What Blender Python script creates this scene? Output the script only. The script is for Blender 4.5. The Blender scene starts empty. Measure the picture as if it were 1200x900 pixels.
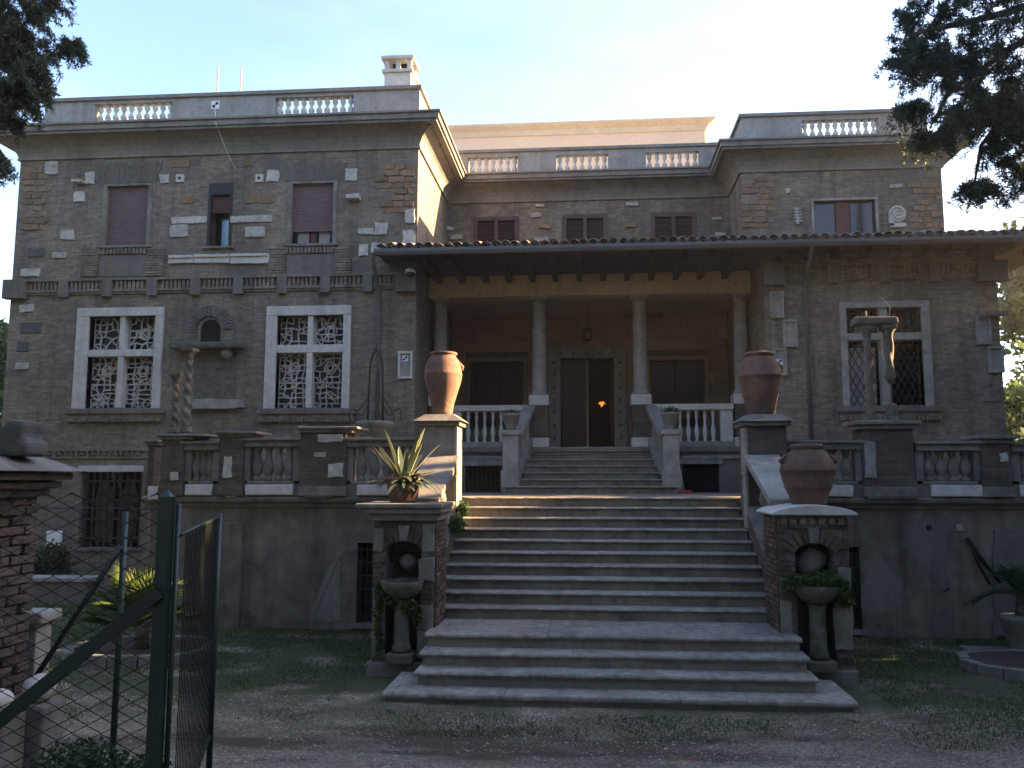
import bpy, math, random
import numpy as np
from mathutils import Vector, Matrix
random.seed(7); RNG = np.random.default_rng(7)
rad = math.radians
scene = bpy.context.scene
col = scene.collection

# ------------------------------------------------------------------ camera, sky, sun, exposure
F_PX, EYE, PITCH, YAW, CX = 960.0, 2.44, rad(6.5), rad(4.5), 616.0
cam_d = bpy.data.cameras.new('camera'); cam = bpy.data.objects.new('camera', cam_d); col.objects.link(cam)
cam_d.sensor_width = 36; cam_d.lens = 36 * F_PX / 1200; cam_d.shift_x = -(CX - 600) / 1200
cam_d.clip_end = 2000; cam_d.clip_start = 0.05
cam.location = (0, 0, EYE); cam.rotation_euler = (rad(90) + PITCH, 0, YAW)
scene.camera = cam
scene.cycles.max_bounces = 6; scene.cycles.diffuse_bounces = 4; scene.cycles.glossy_bounces = 2; scene.cycles.transmission_bounces = 3
SUN_EL, SUN_AZ = rad(21), rad(14)            # azimuth measured from +X (right) towards +Y (behind the house)
to_sun = Vector((math.cos(SUN_EL) * math.cos(SUN_AZ), math.cos(SUN_EL) * math.sin(SUN_AZ), math.sin(SUN_EL)))
w = bpy.data.worlds.new('World'); scene.world = w; w.use_nodes = True
nt = w.node_tree; bg = nt.nodes['Background']
sky = nt.nodes.new('ShaderNodeTexSky'); sky.sky_type = 'NISHITA'; sky.sun_disc = False
sky.sun_elevation = SUN_EL; sky.sun_rotation = rad(90) - SUN_AZ
sky.air_density = 1.0; sky.dust_density = 1.8; sky.ozone_density = 4.0
tc = nt.nodes.new('ShaderNodeTexCoord'); mpn = nt.nodes.new('ShaderNodeMapping'); mpn.inputs['Scale'].default_value = (1.2, 3.0, 5.0); mpn.inputs['Rotation'].default_value = (0, .5, .3)
cn = nt.nodes.new('ShaderNodeTexNoise'); cn.inputs['Scale'].default_value = 1.6; cn.inputs['Detail'].default_value = 6; cn.inputs['Roughness'].default_value = .55
cr = nt.nodes.new('ShaderNodeValToRGB'); cr.color_ramp.elements[0].position = .45; cr.color_ramp.elements[1].position = .85; cr.color_ramp.elements[1].color = (.06, .06, .06, 1)
cm = nt.nodes.new('ShaderNodeMix'); cm.data_type = 'RGBA'; cm.inputs[7].default_value = (8.5, 9.2, 10.5, 1)
nt.links.new(tc.outputs['Generated'], mpn.inputs[0]); nt.links.new(mpn.outputs[0], cn.inputs['Vector']); nt.links.new(cn.outputs['Fac'], cr.inputs[0]); nt.links.new(cr.outputs[0], cm.inputs[0]); nt.links.new(sky.outputs[0], cm.inputs[6]); nt.links.new(cm.outputs[2], bg.inputs[0]); bg.inputs[1].default_value = 0.070
sun_d = bpy.data.lights.new('sun', 'SUN'); sun = bpy.data.objects.new('sun', sun_d); col.objects.link(sun)
sun_d.energy = 5.0; sun_d.angle = rad(0.5); sun_d.color = (1.0, 0.72, 0.40)
sun.rotation_euler = to_sun.to_track_quat('Z', 'Y').to_euler()
vs = scene.view_settings
vs.view_transform = 'Standard'; vs.look = 'None'; vs.gamma = 1; vs.use_curve_mapping = False; vs.exposure = 3.27
vs.use_white_balance = True; vs.white_balance_temperature = 7200; vs.white_balance_tint = 17

# ------------------------------------------------------------------ survey helpers
def P(x, y, Y):
    u = (x - CX) / F_PX; v = (450 - y) / F_PX
    a = math.cos(PITCH) - v * math.sin(PITCH); b = math.sin(PITCH) + v * math.cos(PITCH)
    dx = u * math.cos(YAW) - a * math.sin(YAW); dy = u * math.sin(YAW) + a * math.cos(YAW)
    t = Y / dy
    return dx * t, EYE + b * t
def R(x0, y0, x1, y1, Y):
    xm, ym = (x0 + x1) / 2, (y0 + y1) / 2
    return P(x0, ym, Y)[0], P(x1, ym, Y)[0], P(xm, y1, Y)[1], P(xm, y0, Y)[1]
def V3(x, y, Y):
    X, Z = P(x, y, Y); return (X, Y, Z)

# ------------------------------------------------------------------ mesh builder
class MB:
    def __init__(s): s.v = []; s.f = []; s.sm = []
    def add(s, vs_, fs_, smooth=False):
        o = len(s.v); s.v += [tuple(p) for p in vs_]; s.f += [tuple(i + o for i in f) for f in fs_]; s.sm += [smooth] * len(fs_); return s
    def box(s, x0, x1, y0, y1, z0, z1, j=0):
        p = [(x, y, z) for z in (z0, z1) for y in (y0, y1) for x in (x0, x1)]
        if j: p = [(a + random.uniform(-j, j), b + random.uniform(-j, j), c + random.uniform(-j, j)) for a, b, c in p]
        return s.add(p, [(0, 2, 3, 1), (4, 5, 7, 6), (0, 1, 5, 4), (2, 6, 7, 3), (0, 4, 6, 2), (1, 3, 7, 5)])
    def hexa(s, b4, t4):                      # bottom ring, top ring (ccw from above)
        return s.add(list(b4) + list(t4), [(3, 2, 1, 0), (4, 5, 6, 7)] + [(i, (i + 1) % 4, 4 + (i + 1) % 4, 4 + i) for i in range(4)])
    def prism_y(s, poly, y0, y1):             # poly of (x,z) ccw seen from -Y, extruded in Y
        n = len(poly)
        vs_ = [(x, y0, z) for x, z in poly] + [(x, y1, z) for x, z in poly]
        return s.add(vs_, [tuple(range(n)), tuple(range(2 * n - 1, n - 1, -1))] + [(i, n + i, n + (i + 1) % n, (i + 1) % n) for i in range(n)])
    def prism_x(s, poly, x0, x1):             # poly of (y,z)
        n = len(poly)
        vs_ = [(x0, y, z) for y, z in poly] + [(x1, y, z) for y, z in poly]
        return s.add(vs_, [tuple(range(n)), tuple(range(2 * n - 1, n - 1, -1))] + [(i, n + i, n + (i + 1) % n, (i + 1) % n) for i in range(n)])
    def prism_z(s, poly, z0, z1):
        n = len(poly)
        vs_ = [(x, y, z0) for x, y in poly] + [(x, y, z1) for x, y in poly]
        return s.add(vs_, [tuple(range(n - 1, -1, -1)), tuple(range(n, 2 * n))] + [(i, (i + 1) % n, n + (i + 1) % n, n + i) for i in range(n)])
    def lathe(s, prof, c=(0, 0, 0), seg=16, twist=None, smooth=True):
        vs_ = []
        for k, (r, z) in enumerate(prof):
            for i in range(seg):
                a = 2 * math.pi * i / seg; rr = r
                if twist: rr = r * twist(a, z)
                vs_.append((c[0] + rr * math.cos(a), c[1] + rr * math.sin(a), c[2] + z))
        fs = []
        for k in range(len(prof) - 1):
            for i in range(seg):
                a = k * seg + i; b = k * seg + (i + 1) % seg
                fs.append((a, b, b + seg, a + seg))
        s.add(vs_, fs, smooth)
        n = len(s.v) - len(vs_)
        s.f.append(tuple(n + i for i in range(seg - 1, -1, -1))); s.f.append(tuple(n + (len(prof) - 1) * seg + i for i in range(seg))); s.sm += [False, False]
        return s
    def tube(s, pts, r, seg=6, cap=True, smooth=True):
        pts = [Vector(p) for p in pts]; n = len(pts)
        rs = r if isinstance(r, (list, tuple)) else [r] * n
        vs_ = []; ref = None
        for i, p in enumerate(pts):
            t = (pts[min(i + 1, n - 1)] - pts[max(i - 1, 0)]).normalized()
            if ref is None: ref = Vector((0, 0, 1)) if abs(t.z) < .9 else Vector((1, 0, 0))
            a = t.cross(ref)
            if a.length < .05: a = t.cross(Vector((1, 0, 0)) if abs(t.x) < .9 else Vector((0, 1, 0)))
            a = a.normalized(); b = t.cross(a).normalized()
            for k in range(seg):
                an = 2 * math.pi * k / seg
                vs_.append(p + (a * math.cos(an) + b * math.sin(an)) * rs[i])
        fs = [(i * seg + k, i * seg + (k + 1) % seg, (i + 1) * seg + (k + 1) % seg, (i + 1) * seg + k) for i in range(n - 1) for k in range(seg)]
        if cap: fs += [tuple(range(seg - 1, -1, -1)), tuple((n - 1) * seg + k for k in range(seg))]
        return s.add(vs_, fs, smooth)
    def bar(s, a, b, wid, dep, up=(0, 1, 0)):  # rectangular bar between two points; dep along 'up'
        a, b, up = Vector(a), Vector(b), Vector(up).normalized()
        t = (b - a).normalized(); sd = t.cross(up).normalized() * wid / 2; u = up * dep / 2
        p = [a - sd - u, a + sd - u, a + sd + u, a - sd + u, b - sd - u, b + sd - u, b + sd + u, b - sd + u]
        return s.add(p, [(0, 1, 2, 3), (7, 6, 5, 4), (0, 4, 5, 1), (1, 5, 6, 2), (2, 6, 7, 3), (3, 7, 4, 0)])
    def mesh(s, name):
        m = bpy.data.meshes.new(name); m.from_pydata(s.v, [], s.f)
        if any(s.sm): m.polygons.foreach_set('use_smooth', s.sm)
        import bmesh
        bm = bmesh.new(); bm.from_mesh(m); bmesh.ops.recalc_face_normals(bm, faces=bm.faces); bm.to_mesh(m); bm.free()
        return m
    def build(s, name, mat, parent=None, bevel=0, loc=None):
        o = bpy.data.objects.new(name, s.mesh(name)); col.objects.link(o)
        o.data.materials.append(mat)
        if parent: o.parent = parent
        if loc: o.location = loc
        if bevel:
            b = o.modifiers.new('bevel', 'BEVEL'); b.width = bevel; b.segments = 2; b.limit_method = 'ANGLE'; b.angle_limit = rad(40)
        return o
def inst(name, mesh, parent, loc, scale=(1, 1, 1), rot=(0, 0, 0)):
    o = bpy.data.objects.new(name, mesh); col.objects.link(o); o.parent = parent
    o.location = loc; o.scale = scale; o.rotation_euler = rot; return o
def empty(name, loc=(0, 0, 0)):
    o = bpy.data.objects.new(name, None); col.objects.link(o); o.location = loc; o.empty_display_size = .2; return o
def tag(o, label=None, cat=None, group=None, kind=None):
    if label: o['label'] = label
    if cat: o['category'] = cat
    if group: o['group'] = group
    if kind: o['kind'] = kind
    return o
def wall_mesh(mb, x0, x1, z0, z1, yf, yb, holes):
    """wall slab facing -Y with rectangular holes and real reveals"""
    hs = [(max(h[0], x0), min(h[1], x1), max(h[2], z0), min(h[3], z1)) for h in holes]
    xs = sorted({x0, x1, *[h[0] for h in hs], *[h[1] for h in hs]}); zs = sorted({z0, z1, *[h[2] for h in hs], *[h[3] for h in hs]})
    def solid(i, k):
        if i < 0 or k < 0 or i >= len(xs) - 1 or k >= len(zs) - 1: return False
        cx, cz = (xs[i] + xs[i + 1]) / 2, (zs[k] + zs[k + 1]) / 2
        return not any(h[0] < cx < h[1] and h[2] < cz < h[3] for h in hs)
    for i in range(len(xs) - 1):
        for k in range(len(zs) - 1):
            if not solid(i, k): continue
            a, b, c, d = xs[i], xs[i + 1], zs[k], zs[k + 1]
            mb.add([(a, yf, c), (b, yf, c), (b, yf, d), (a, yf, d)], [(0, 1, 2, 3)])
            mb.add([(a, yb, c), (b, yb, c), (b, yb, d), (a, yb, d)], [(3, 2, 1, 0)])
            if not solid(i - 1, k): mb.add([(a, yf, c), (a, yf, d), (a, yb, d), (a, yb, c)], [(0, 1, 2, 3)])
            if not solid(i + 1, k): mb.add([(b, yf, c), (b, yb, c), (b, yb, d), (b, yf, d)], [(0, 1, 2, 3)])
            if not solid(i, k - 1): mb.add([(a, yf, c), (a, yb, c), (b, yb, c), (b, yf, c)], [(0, 1, 2, 3)])
            if not solid(i, k + 1): mb.add([(a, yf, d), (b, yf, d), (b, yb, d), (a, yb, d)], [(0, 1, 2, 3)])
    return mb
def sweep(mb, path, prof, closed_prof=True):
    """profile (offset outwards to the right of travel, z) along an XY polyline with mitres"""
    n = len(path); rings = []
    for i, p in enumerate(path):
        p = Vector(p)
        d0 = (p - Vector(path[i - 1])).normalized() if i > 0 else None
        d1 = (Vector(path[i + 1]) - p).normalized() if i < n - 1 else None
        if d0 is None: d0 = d1
        if d1 is None: d1 = d0
        n0 = Vector((d0.y, -d0.x)); n1 = Vector((d1.y, -d1.x)); m = (n0 + n1); m = m / m.dot(n0)
        rings.append([(p.x + m.x * o, p.y + m.y * o, z) for o, z in prof])
    k = len(prof); vs_ = [q for r_ in rings for q in r_]
    fs = [(i * k + j, (i + 1) * k + j, (i + 1) * k + (j + 1) % k, i * k + (j + 1) % k) for i in range(n - 1) for j in range(k)]
    fs += [tuple(range(k)), tuple((n - 1) * k + j for j in range(k - 1, -1, -1))]
    return mb.add(vs_, fs)

# ------------------------------------------------------------------ materials
def N(nt, t, **k):
    n = nt.nodes.new(t)
    for a, b in k.items(): setattr(n, a, b)
    return n
def mat(name, c, c2=None, rough=.85, var=.25, scale=1.2, fine=25, bump=.25, bumpd=.01, brick=None, mortar=None, streak=0, rnd=.0, spec=.3, metallic=0, moss=None, patch=None, speck=None):
    m = bpy.data.materials.new(name); m.use_nodes = True; t = m.node_tree; L = t.links.new
    b = t.nodes['Principled BSDF']; b.inputs['Roughness'].default_value = rough; b.inputs['Metallic'].default_value = metallic
    b.inputs['Specular IOR Level'].default_value = spec
    geo = N(t, 'ShaderNodeNewGeometry'); pos = geo.outputs['Position']
    def noise(sc, det=5, vec=pos, ro=.6):
        n = N(t, 'ShaderNodeTexNoise'); n.inputs['Scale'].default_value = sc; n.inputs['Detail'].default_value = det; n.inputs['Roughness'].default_value = ro; L(vec, n.inputs['Vector']); return n.outputs['Fac']
    def ramp(f, a, b_, ca=(0, 0, 0, 1), cb=(1, 1, 1, 1)):
        r = N(t, 'ShaderNodeValToRGB'); r.color_ramp.elements[0].position = a; r.color_ramp.elements[1].position = b_; r.color_ramp.elements[0].color = ca; r.color_ramp.elements[1].color = cb; L(f, r.inputs[0]); return r.outputs[0]
    def mix(fac, A, B, mode='MIX'):
        n = N(t, 'ShaderNodeMix', data_type='RGBA', blend_type=mode)
        for s_, i in ((fac, 0), (A, 6), (B, 7)):
            if hasattr(s_, 'links'): L(s_, n.inputs[i])
            elif i == 0: n.inputs[0].default_value = s_
            else: n.inputs[i].default_value = (*s_, 1)
        return n.outputs[2]
    c2 = c2 or tuple(x * .7 for x in c)
    cc = mix(ramp(noise(scale, 6), .36, .64), c, c2)
    h = noise(fine, 4)
    if brick:
        bw, bh, ms = brick
        sp = N(t, 'ShaderNodeSeparateXYZ'); L(pos, sp.inputs[0])
        ad = N(t, 'ShaderNodeMath'); L(sp.outputs[0], ad.inputs[0]); L(sp.outputs[1], ad.inputs[1])
        cb = N(t, 'ShaderNodeCombineXYZ'); L(ad.outputs[0], cb.inputs[0]); L(sp.outputs[2], cb.inputs[1])
        bt = N(t, 'ShaderNodeTexBrick'); bt.inputs['Scale'].default_value = 1; bt.inputs['Brick Width'].default_value = bw; bt.inputs['Row Height'].default_value = bh; bt.inputs['Mortar Size'].default_value = ms
        bt.inputs['Mortar Smooth'].default_value = .3; bt.inputs['Bias'].default_value = 0
        bt.inputs['Color1'].default_value = (.76, .76, .76, 1); bt.inputs['Color2'].default_value = (1.22, 1.19, 1.13, 1); bt.inputs['Mortar'].default_value = (*(mortar or (.74, .74, .74)), 1)
        dn = N(t, 'ShaderNodeTexNoise'); dn.inputs['Scale'].default_value = 2.2; L(pos, dn.inputs['Vector'])
        vm = N(t, 'ShaderNodeVectorMath', operation='MULTIPLY_ADD'); L(dn.outputs['Color'], vm.inputs[0]); vm.inputs[1].default_value = (.03, .03, 0); L(cb.outputs[0], vm.inputs[2]); L(vm.outputs[0], bt.inputs['Vector'])
        cc = mix(1.0, cc, bt.outputs['Color'], 'MULTIPLY')
    cc = mix(ramp(noise(fine * .4, 5), .3, .7), cc, mix(1.0, cc, (1 - var, 1 - var, 1 - var), 'MULTIPLY'))
    if streak:
        mp = N(t, 'ShaderNodeMapping'); mp.inputs['Scale'].default_value = (3.5, 3.5, .25); L(pos, mp.inputs[0])
        cc = mix(ramp(noise(1.0, 5, mp.outputs[0]), .48, .75, (0, 0, 0, 1), (streak, streak, streak, 1)), cc, mix(1.0, cc, (.35, .34, .32), 'MULTIPLY'))
    if moss: cc = mix(ramp(noise(moss[1], 6), moss[2], moss[2] + .12), cc, moss[0])
    if patch: cc = mix(ramp(noise(patch[1], 3), patch[2], patch[2] + .015), cc, patch[0])
    if speck: cc = mix(ramp(noise(speck[1], 2), speck[2], speck[2] + .05), cc, speck[0])
    if rnd:
        oi = N(t, 'ShaderNodeObjectInfo'); mr = N(t, 'ShaderNodeMapRange'); L(oi.outputs['Random'], mr.inputs[0]); mr.inputs[3].default_value = 1 - rnd; mr.inputs[4].default_value = 1 + rnd
        cmb = N(t, 'ShaderNodeCombineXYZ'); [L(mr.outputs[0], cmb.inputs[i]) for i in range(3)]
        cc = mix(1.0, cc, cmb.outputs[0], 'MULTIPLY')
    L(cc, b.inputs['Base Color'])
    if bump:
        bp = N(t, 'ShaderNodeBump'); bp.inputs['Strength'].default_value = bump; bp.inputs['Distance'].default_value = bumpd; L(h, bp.inputs['Height'])
        if brick:
            bp2 = N(t, 'ShaderNodeBump', invert=True); bp2.inputs['Strength'].default_value = .45; bp2.inputs['Distance'].default_value = .012; L(bt.outputs['Fac'], bp2.inputs['Height']); L(bp.outputs[0], bp2.inputs['Normal']); bp = bp2
        L(bp.outputs[0], b.inputs['Normal'])
    return m
M = {}
M['facade'] = mat('facade_brick', (.305, .256, .195), (.21, .178, .14), brick=(.23, .047, .006), streak=.7, var=.42, scale=.8, fine=22, moss=((.125, .112, .095), .9, .56), patch=None)
M['plaster'] = mat('grey_plaster', (.205, .186, .155), (.15, .136, .115), streak=.6, scale=.8)
M['cornice'] = mat('cornice_plaster', (.265, .246, .213), (.21, .193, .166), streak=.5, scale=1.0)
M['parapet'] = mat('parapet_plaster', (.36, .348, .315), (.29, .278, .25), streak=.5, scale=1.5)
M['cream'] = mat('cream_plaster', (.56, .465, .31), (.48, .395, .265), streak=.25, scale=.8)
M['peach'] = mat('peach_plaster', (.84, .63, .46), (.78, .58, .42), var=.1, scale=.6)
M['terrace'] = mat('terrace_render', (.235, .20, .158), (.145, .124, .10), streak=.8, scale=.9, fine=10, var=.4, bump=.6, moss=((.075, .07, .06), 1.4, .57))
M['white'] = mat('white_stone', (.60, .575, .52), (.50, .475, .42), var=.18, scale=2.5, streak=.25, rnd=.06)
M['fragment'] = mat('marble_fragment', (.54, .515, .455), (.38, .36, .315), var=.3, scale=9, rnd=.16, bump=.5)
M['step'] = mat('travertine_step', (.26, .232, .192), (.18, .16, .134), var=.35, scale=2.2, streak=.0, rnd=.07, fine=30, moss=((.10, .092, .075), 1.6, .60), bump=.4)
M['brownstone'] = mat('brown_carved_stone', (.19, .165, .13), (.12, .105, .085), var=.35, scale=5, bump=.6, streak=.3)
M['tread'] = mat('worn_skylit_tread', (.33, .30, .252), (.22, .198, .166), var=.4, scale=2.6, rnd=.10, fine=26, moss=((.14, .128, .105), 1.9, .60), bump=.4, streak=.0)  # sky light falling on the treads is put into this paler colour
M['riser'] = mat('stained_shaded_riser', (.255, .218, .17), (.175, .15, .118), var=.35, scale=2.0, streak=.5, fine=24, moss=((.075, .07, .05), 1.5, .60))  # darkened for shade below the treads; streaks and moss are stains
M['stone'] = mat('weathered_stone', (.25, .234, .203), (.16, .148, .127), var=.3, scale=3, streak=.4, bump=.5, rnd=.06)
M['lightstone'] = mat('pale_balustrade_stone', (.38, .36, .315), (.27, .257, .224), var=.3, scale=3, streak=.35, bump=.4, rnd=.06)
M['brown'] = mat('pier_brick', (.125, .10, .079), (.092, .078, .064), brick=(.25, .062, .009), mortar=(.85, .9, .95), streak=.5, scale=1.5, fine=30)
M['brickpiece'] = mat('red_brick', (.14, .086, .064), (.095, .07, .056), var=.35, scale=6, rnd=.35, bump=.6, bumpd=.02)
M['oldbrick'] = mat('old_dark_brick', (.15, .10, .078), (.10, .077, .063), var=.45, scale=7, rnd=.35, bump=.8, bumpd=.025, moss=((.12, .108, .09), 3, .58))
M['mortar'] = mat('lime_mortar', (.16, .142, .118), (.115, .10, .085), var=.3, scale=5, bump=.6)
M['tuff'] = mat('tuff_block', (.30, .192, .112), (.215, .15, .098), var=.35, scale=6, rnd=.22, bump=.7, bumpd=.02)
M['ashlar'] = mat('portico_ashlar', (.37, .25, .178), (.29, .20, .148), var=.25, scale=2, rnd=.16, bump=.4)
M['greyblock'] = mat('grey_peperino', (.12, .117, .11), (.09, .087, .083), var=.3, scale=6, bump=.5)
M['tile'] = mat('roof_tile', (.30, .22, .165), (.18, .155, .13), var=.4, scale=4, rnd=.3, moss=((.16, .155, .10), 5, .58))
M['gutter'] = mat('grey_gutter', (.125, .12, .112), (.09, .087, .082), rough=.7, var=.2)
M['basin'] = mat('mossy_stone', (.15, .142, .115), (.085, .085, .06), var=.35, scale=6, bump=.6, moss=((.05, .065, .025), 5, .58))
M['wood'] = mat('dark_wood', (.075, .05, .035), (.05, .035, .026), rough=.7, var=.3, scale=5, rnd=.1)
M['door'] = mat('door_wood', (.12, .06, .038), (.08, .043, .03), rough=.45, var=.25, scale=4)
M['shutter'] = mat('mauve_shutter', (.215, .135, .128), (.175, .115, .11), rough=.55, var=.12, scale=2)
M['louvre'] = mat('brown_louvre', (.11, .068, .057), (.08, .052, .045), rough=.6, var=.2, scale=4)
M['redframe'] = mat('red_frame', (.15, .055, .045), rough=.5, var=.15)
M['darkframe'] = mat('dark_frame', (.035, .03, .03), rough=.5, var=.1)
M['glass'] = mat('window_glass', (.012, .013, .015), rough=.06, var=.0, bump=.02, spec=.6)
M['dustyglass'] = mat('dusty_glass', (.075, .078, .08), (.05, .052, .055), rough=.35, var=.3, bump=.0, spec=.3)
M['dimglass'] = mat('dim_glass', (.010, .010, .010), rough=.25, var=0, bump=0, spec=.12)
M['interior'] = mat('dim_interior', (.03, .026, .022), rough=.9)
M['curtain'] = mat('pale_curtain', (.42, .40, .36), rough=.9, var=.2, scale=3)
M['terracotta'] = mat('terracotta', (.205, .112, .076), (.145, .083, .06), rough=.8, var=.35, scale=3.5, bump=.4, streak=.5, moss=((.23, .165, .125), 5, .60), rnd=.06)
M['iron'] = mat('rusty_iron', (.07, .04, .03), (.035, .028, .026), rough=.7, scale=8)
M['green'] = mat('green_paint', (.012, .035, .026), (.008, .024, .02), rough=.4, var=.2, spec=.5)
M['wire'] = mat('green_wire', (.008, .014, .012), rough=.7, var=.1, bump=0)
M['grille'] = mat('dark_grille', (.02, .016, .014), rough=.7)
M['black'] = mat('black_rubber', (.012, .012, .012), rough=.6, bump=0)
M['bwhite'] = mat('marker_white', (.8, .8, .8), rough=.6, var=.02, bump=0)
M['rod'] = mat('pink_rod', (.55, .30, .24), rough=.5)
M['red'] = mat('red_plastic', (.5, .05, .03), rough=.4, bump=0, var=.05)
M['bark'] = mat('bark', (.13, .095, .07), (.08, .06, .045), var=.4, scale=5, bump=1, bumpd=.03)
def leafmat(name, c, c2, trans=.35, rough=.6):
    m = bpy.data.materials.new(name); m.use_nodes = True; t = m.node_tree; L = t.links.new
    b = t.nodes['Principled BSDF']; out = t.nodes['Material Output']; b.inputs['Roughness'].default_value = rough; b.inputs['Specular IOR Level'].default_value = .3
    g = N(t, 'ShaderNodeNewGeometry'); r = N(t, 'ShaderNodeValToRGB'); r.color_ramp.elements[0].color = (*c, 1); r.color_ramp.elements[1].color = (*c2, 1)
    L(g.outputs['Random Per Island'], r.inputs[0]); L(r.outputs[0], b.inputs['Base Color'])
    tr = N(t, 'ShaderNodeBsdfTranslucent'); L(r.outputs[0], tr.inputs[0]); mx = N(t, 'ShaderNodeMixShader'); mx.inputs[0].default_value = trans
    L(b.outputs[0], mx.inputs[1]); L(tr.outputs[0], mx.inputs[2]); L(mx.outputs[0], out.inputs[0]); return m
M['needle'] = leafmat('cypress_foliage', (.028, .042, .022), (.05, .07, .032), .25)
M['leaf'] = leafmat('green_foliage', (.05, .085, .025), (.10, .14, .04), .45)
M['palm'] = leafmat('palm_leaf', (.05, .085, .02), (.09, .125, .032), .45)
M['cycas'] = leafmat('cycas_leaf', (.03, .06, .03), (.05, .09, .04), .3)
M['ivy'] = leafmat('ivy_leaf', (.035, .07, .02), (.07, .115, .03), .4)
M['agave'] = leafmat('agave_leaf', (.045, .07, .042), (.085, .115, .07), .12, .45)
M['grass'] = leafmat('grass_blade', (.05, .09, .022), (.10, .14, .04), .4)
M['pebble'] = leafmat('gravel_pebble', (.125, .10, .075), (.45, .395, .31), 0.0, .9)

def emission(name, c, s):
    m = bpy.data.materials.new(name); m.use_nodes = True; b = m.node_tree.nodes['Principled BSDF']
    b.inputs['Base Color'].default_value = (*c, 1); b.inputs['Emission Color'].default_value = (*c, 1); b.inputs['Emission Strength'].default_value = s; return m
M['lamp'] = emission('warm_bulb', (.9, .33, .07), .16)

# ground material: gravel, soil and moss patches
def ground_mat():
    m = mat('gravel_ground', (.38, .322, .245), (.215, .178, .135), var=.5, scale=.9, fine=60, bump=.9, bumpd=.03,
            patch=None, speck=None)
    t = m.node_tree; L = t.links.new; b = t.nodes['Principled BSDF']
    src = b.inputs['Base Color'].links[0].from_socket
    geo = N(t, 'ShaderNodeNewGeometry')
    def layer(src, sc, lo, hi, c, seed, stretch=(1, 1, 1)):
        mp = N(t, 'ShaderNodeMapping'); mp.inputs['Location'].default_value = (seed, seed * 2, 0); mp.inputs['Scale'].default_value = stretch; L(geo.outputs['Position'], mp.inputs[0])
        n = N(t, 'ShaderNodeTexNoise'); n.inputs['Scale'].default_value = sc; n.inputs['Detail'].default_value = 7; n.inputs['Roughness'].default_value = .65; L(mp.outputs[0], n.inputs['Vector'])
        r = N(t, 'ShaderNodeValToRGB'); r.color_ramp.elements[0].position = lo; r.color_ramp.elements[1].position = hi; L(n.outputs['Fac'], r.inputs[0])
        x = N(t, 'ShaderNodeMix', data_type='RGBA'); L(r.outputs[0], x.inputs[0]); L(src, x.inputs[6]); x.inputs[7].default_value = (*c, 1); return x.outputs[2]
    vo = N(t, 'ShaderNodeTexVoronoi'); vo.inputs['Scale'].default_value = 48; L(geo.outputs['Position'], vo.inputs['Vector'])
    vr = N(t, 'ShaderNodeValToRGB'); vr.color_ramp.elements[0].position = .1; vr.color_ramp.elements[1].position = .95; vr.color_ramp.elements[0].color = (.35, .33, .3, 1); vr.color_ramp.elements[1].color = (1.75, 1.7, 1.6, 1); L(vo.outputs['Color'], vr.inputs[0])
    vm_ = N(t, 'ShaderNodeMix', data_type='RGBA', blend_type='MULTIPLY'); vm_.inputs[0].default_value = .9; L(src, vm_.inputs[6]); L(vr.outputs[0], vm_.inputs[7]); src = vm_.outputs[2]
    vb = N(t, 'ShaderNodeBump', invert=True); vb.inputs['Strength'].default_value = .8; vb.inputs['Distance'].default_value = .012; L(vo.outputs['Distance'], vb.inputs['Height'])
    old = b.inputs['Normal'].links[0].from_socket; L(old, vb.inputs['Normal']); L(vb.outputs[0], b.inputs['Normal'])
    s = layer(src, .55, .50, .60, (.085, .055, .04), 11, (.6, 1.5, 1))
    s = layer(s, 1.6, .60, .70, (.055, .045, .035), 3)
    # moss / short grass ground near the house, right side and by the step foot (a band in Y and X)
    sep = N(t, 'ShaderNodeSeparateXYZ'); L(geo.outputs['Position'], sep.inputs[0])
    mr = N(t, 'ShaderNodeMapRange'); L(sep.outputs[1], mr.inputs[0]); mr.inputs[1].default_value = 7.6; mr.inputs[2].default_value = 9.6
    n = N(t, 'ShaderNodeTexNoise'); n.inputs['Scale'].default_value = 1.3; n.inputs['Detail'].default_value = 7; L(geo.outputs['Position'], n.inputs['Vector'])
    r = N(t, 'ShaderNodeValToRGB'); r.color_ramp.elements[0].position = .36; r.color_ramp.elements[1].position = .52; L(n.outputs['Fac'], r.inputs[0])
    mu = N(t, 'ShaderNodeMath', operation='MULTIPLY'); L(mr.outputs[0], mu.inputs[0]); L(r.outputs[0], mu.inputs[1])
    x = N(t, 'ShaderNodeMix', data_type='RGBA'); L(mu.outputs[0], x.inputs[0]); L(s, x.inputs[6]); 
    n2 = N(t, 'ShaderNodeTexNoise'); n2.inputs['Scale'].default_value = 14; n2.inputs['Detail'].default_value = 6; n2.inputs['Roughness'].default_value = .75; L(geo.outputs['Position'], n2.inputs['Vector'])
    r2 = N(t, 'ShaderNodeValToRGB'); r2.color_ramp.elements[0].position = .34; r2.color_ramp.elements[1].position = .66; r2.color_ramp.elements[0].color = (.085, .066, .045, 1); r2.color_ramp.elements[1].color = (.052, .082, .022, 1); L(n2.outputs['Fac'], r2.inputs[0]); L(r2.outputs[0], x.inputs[7])
    L(x.outputs[2], b.inputs['Base Color']); return m
M['ground'] = ground_mat()

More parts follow.
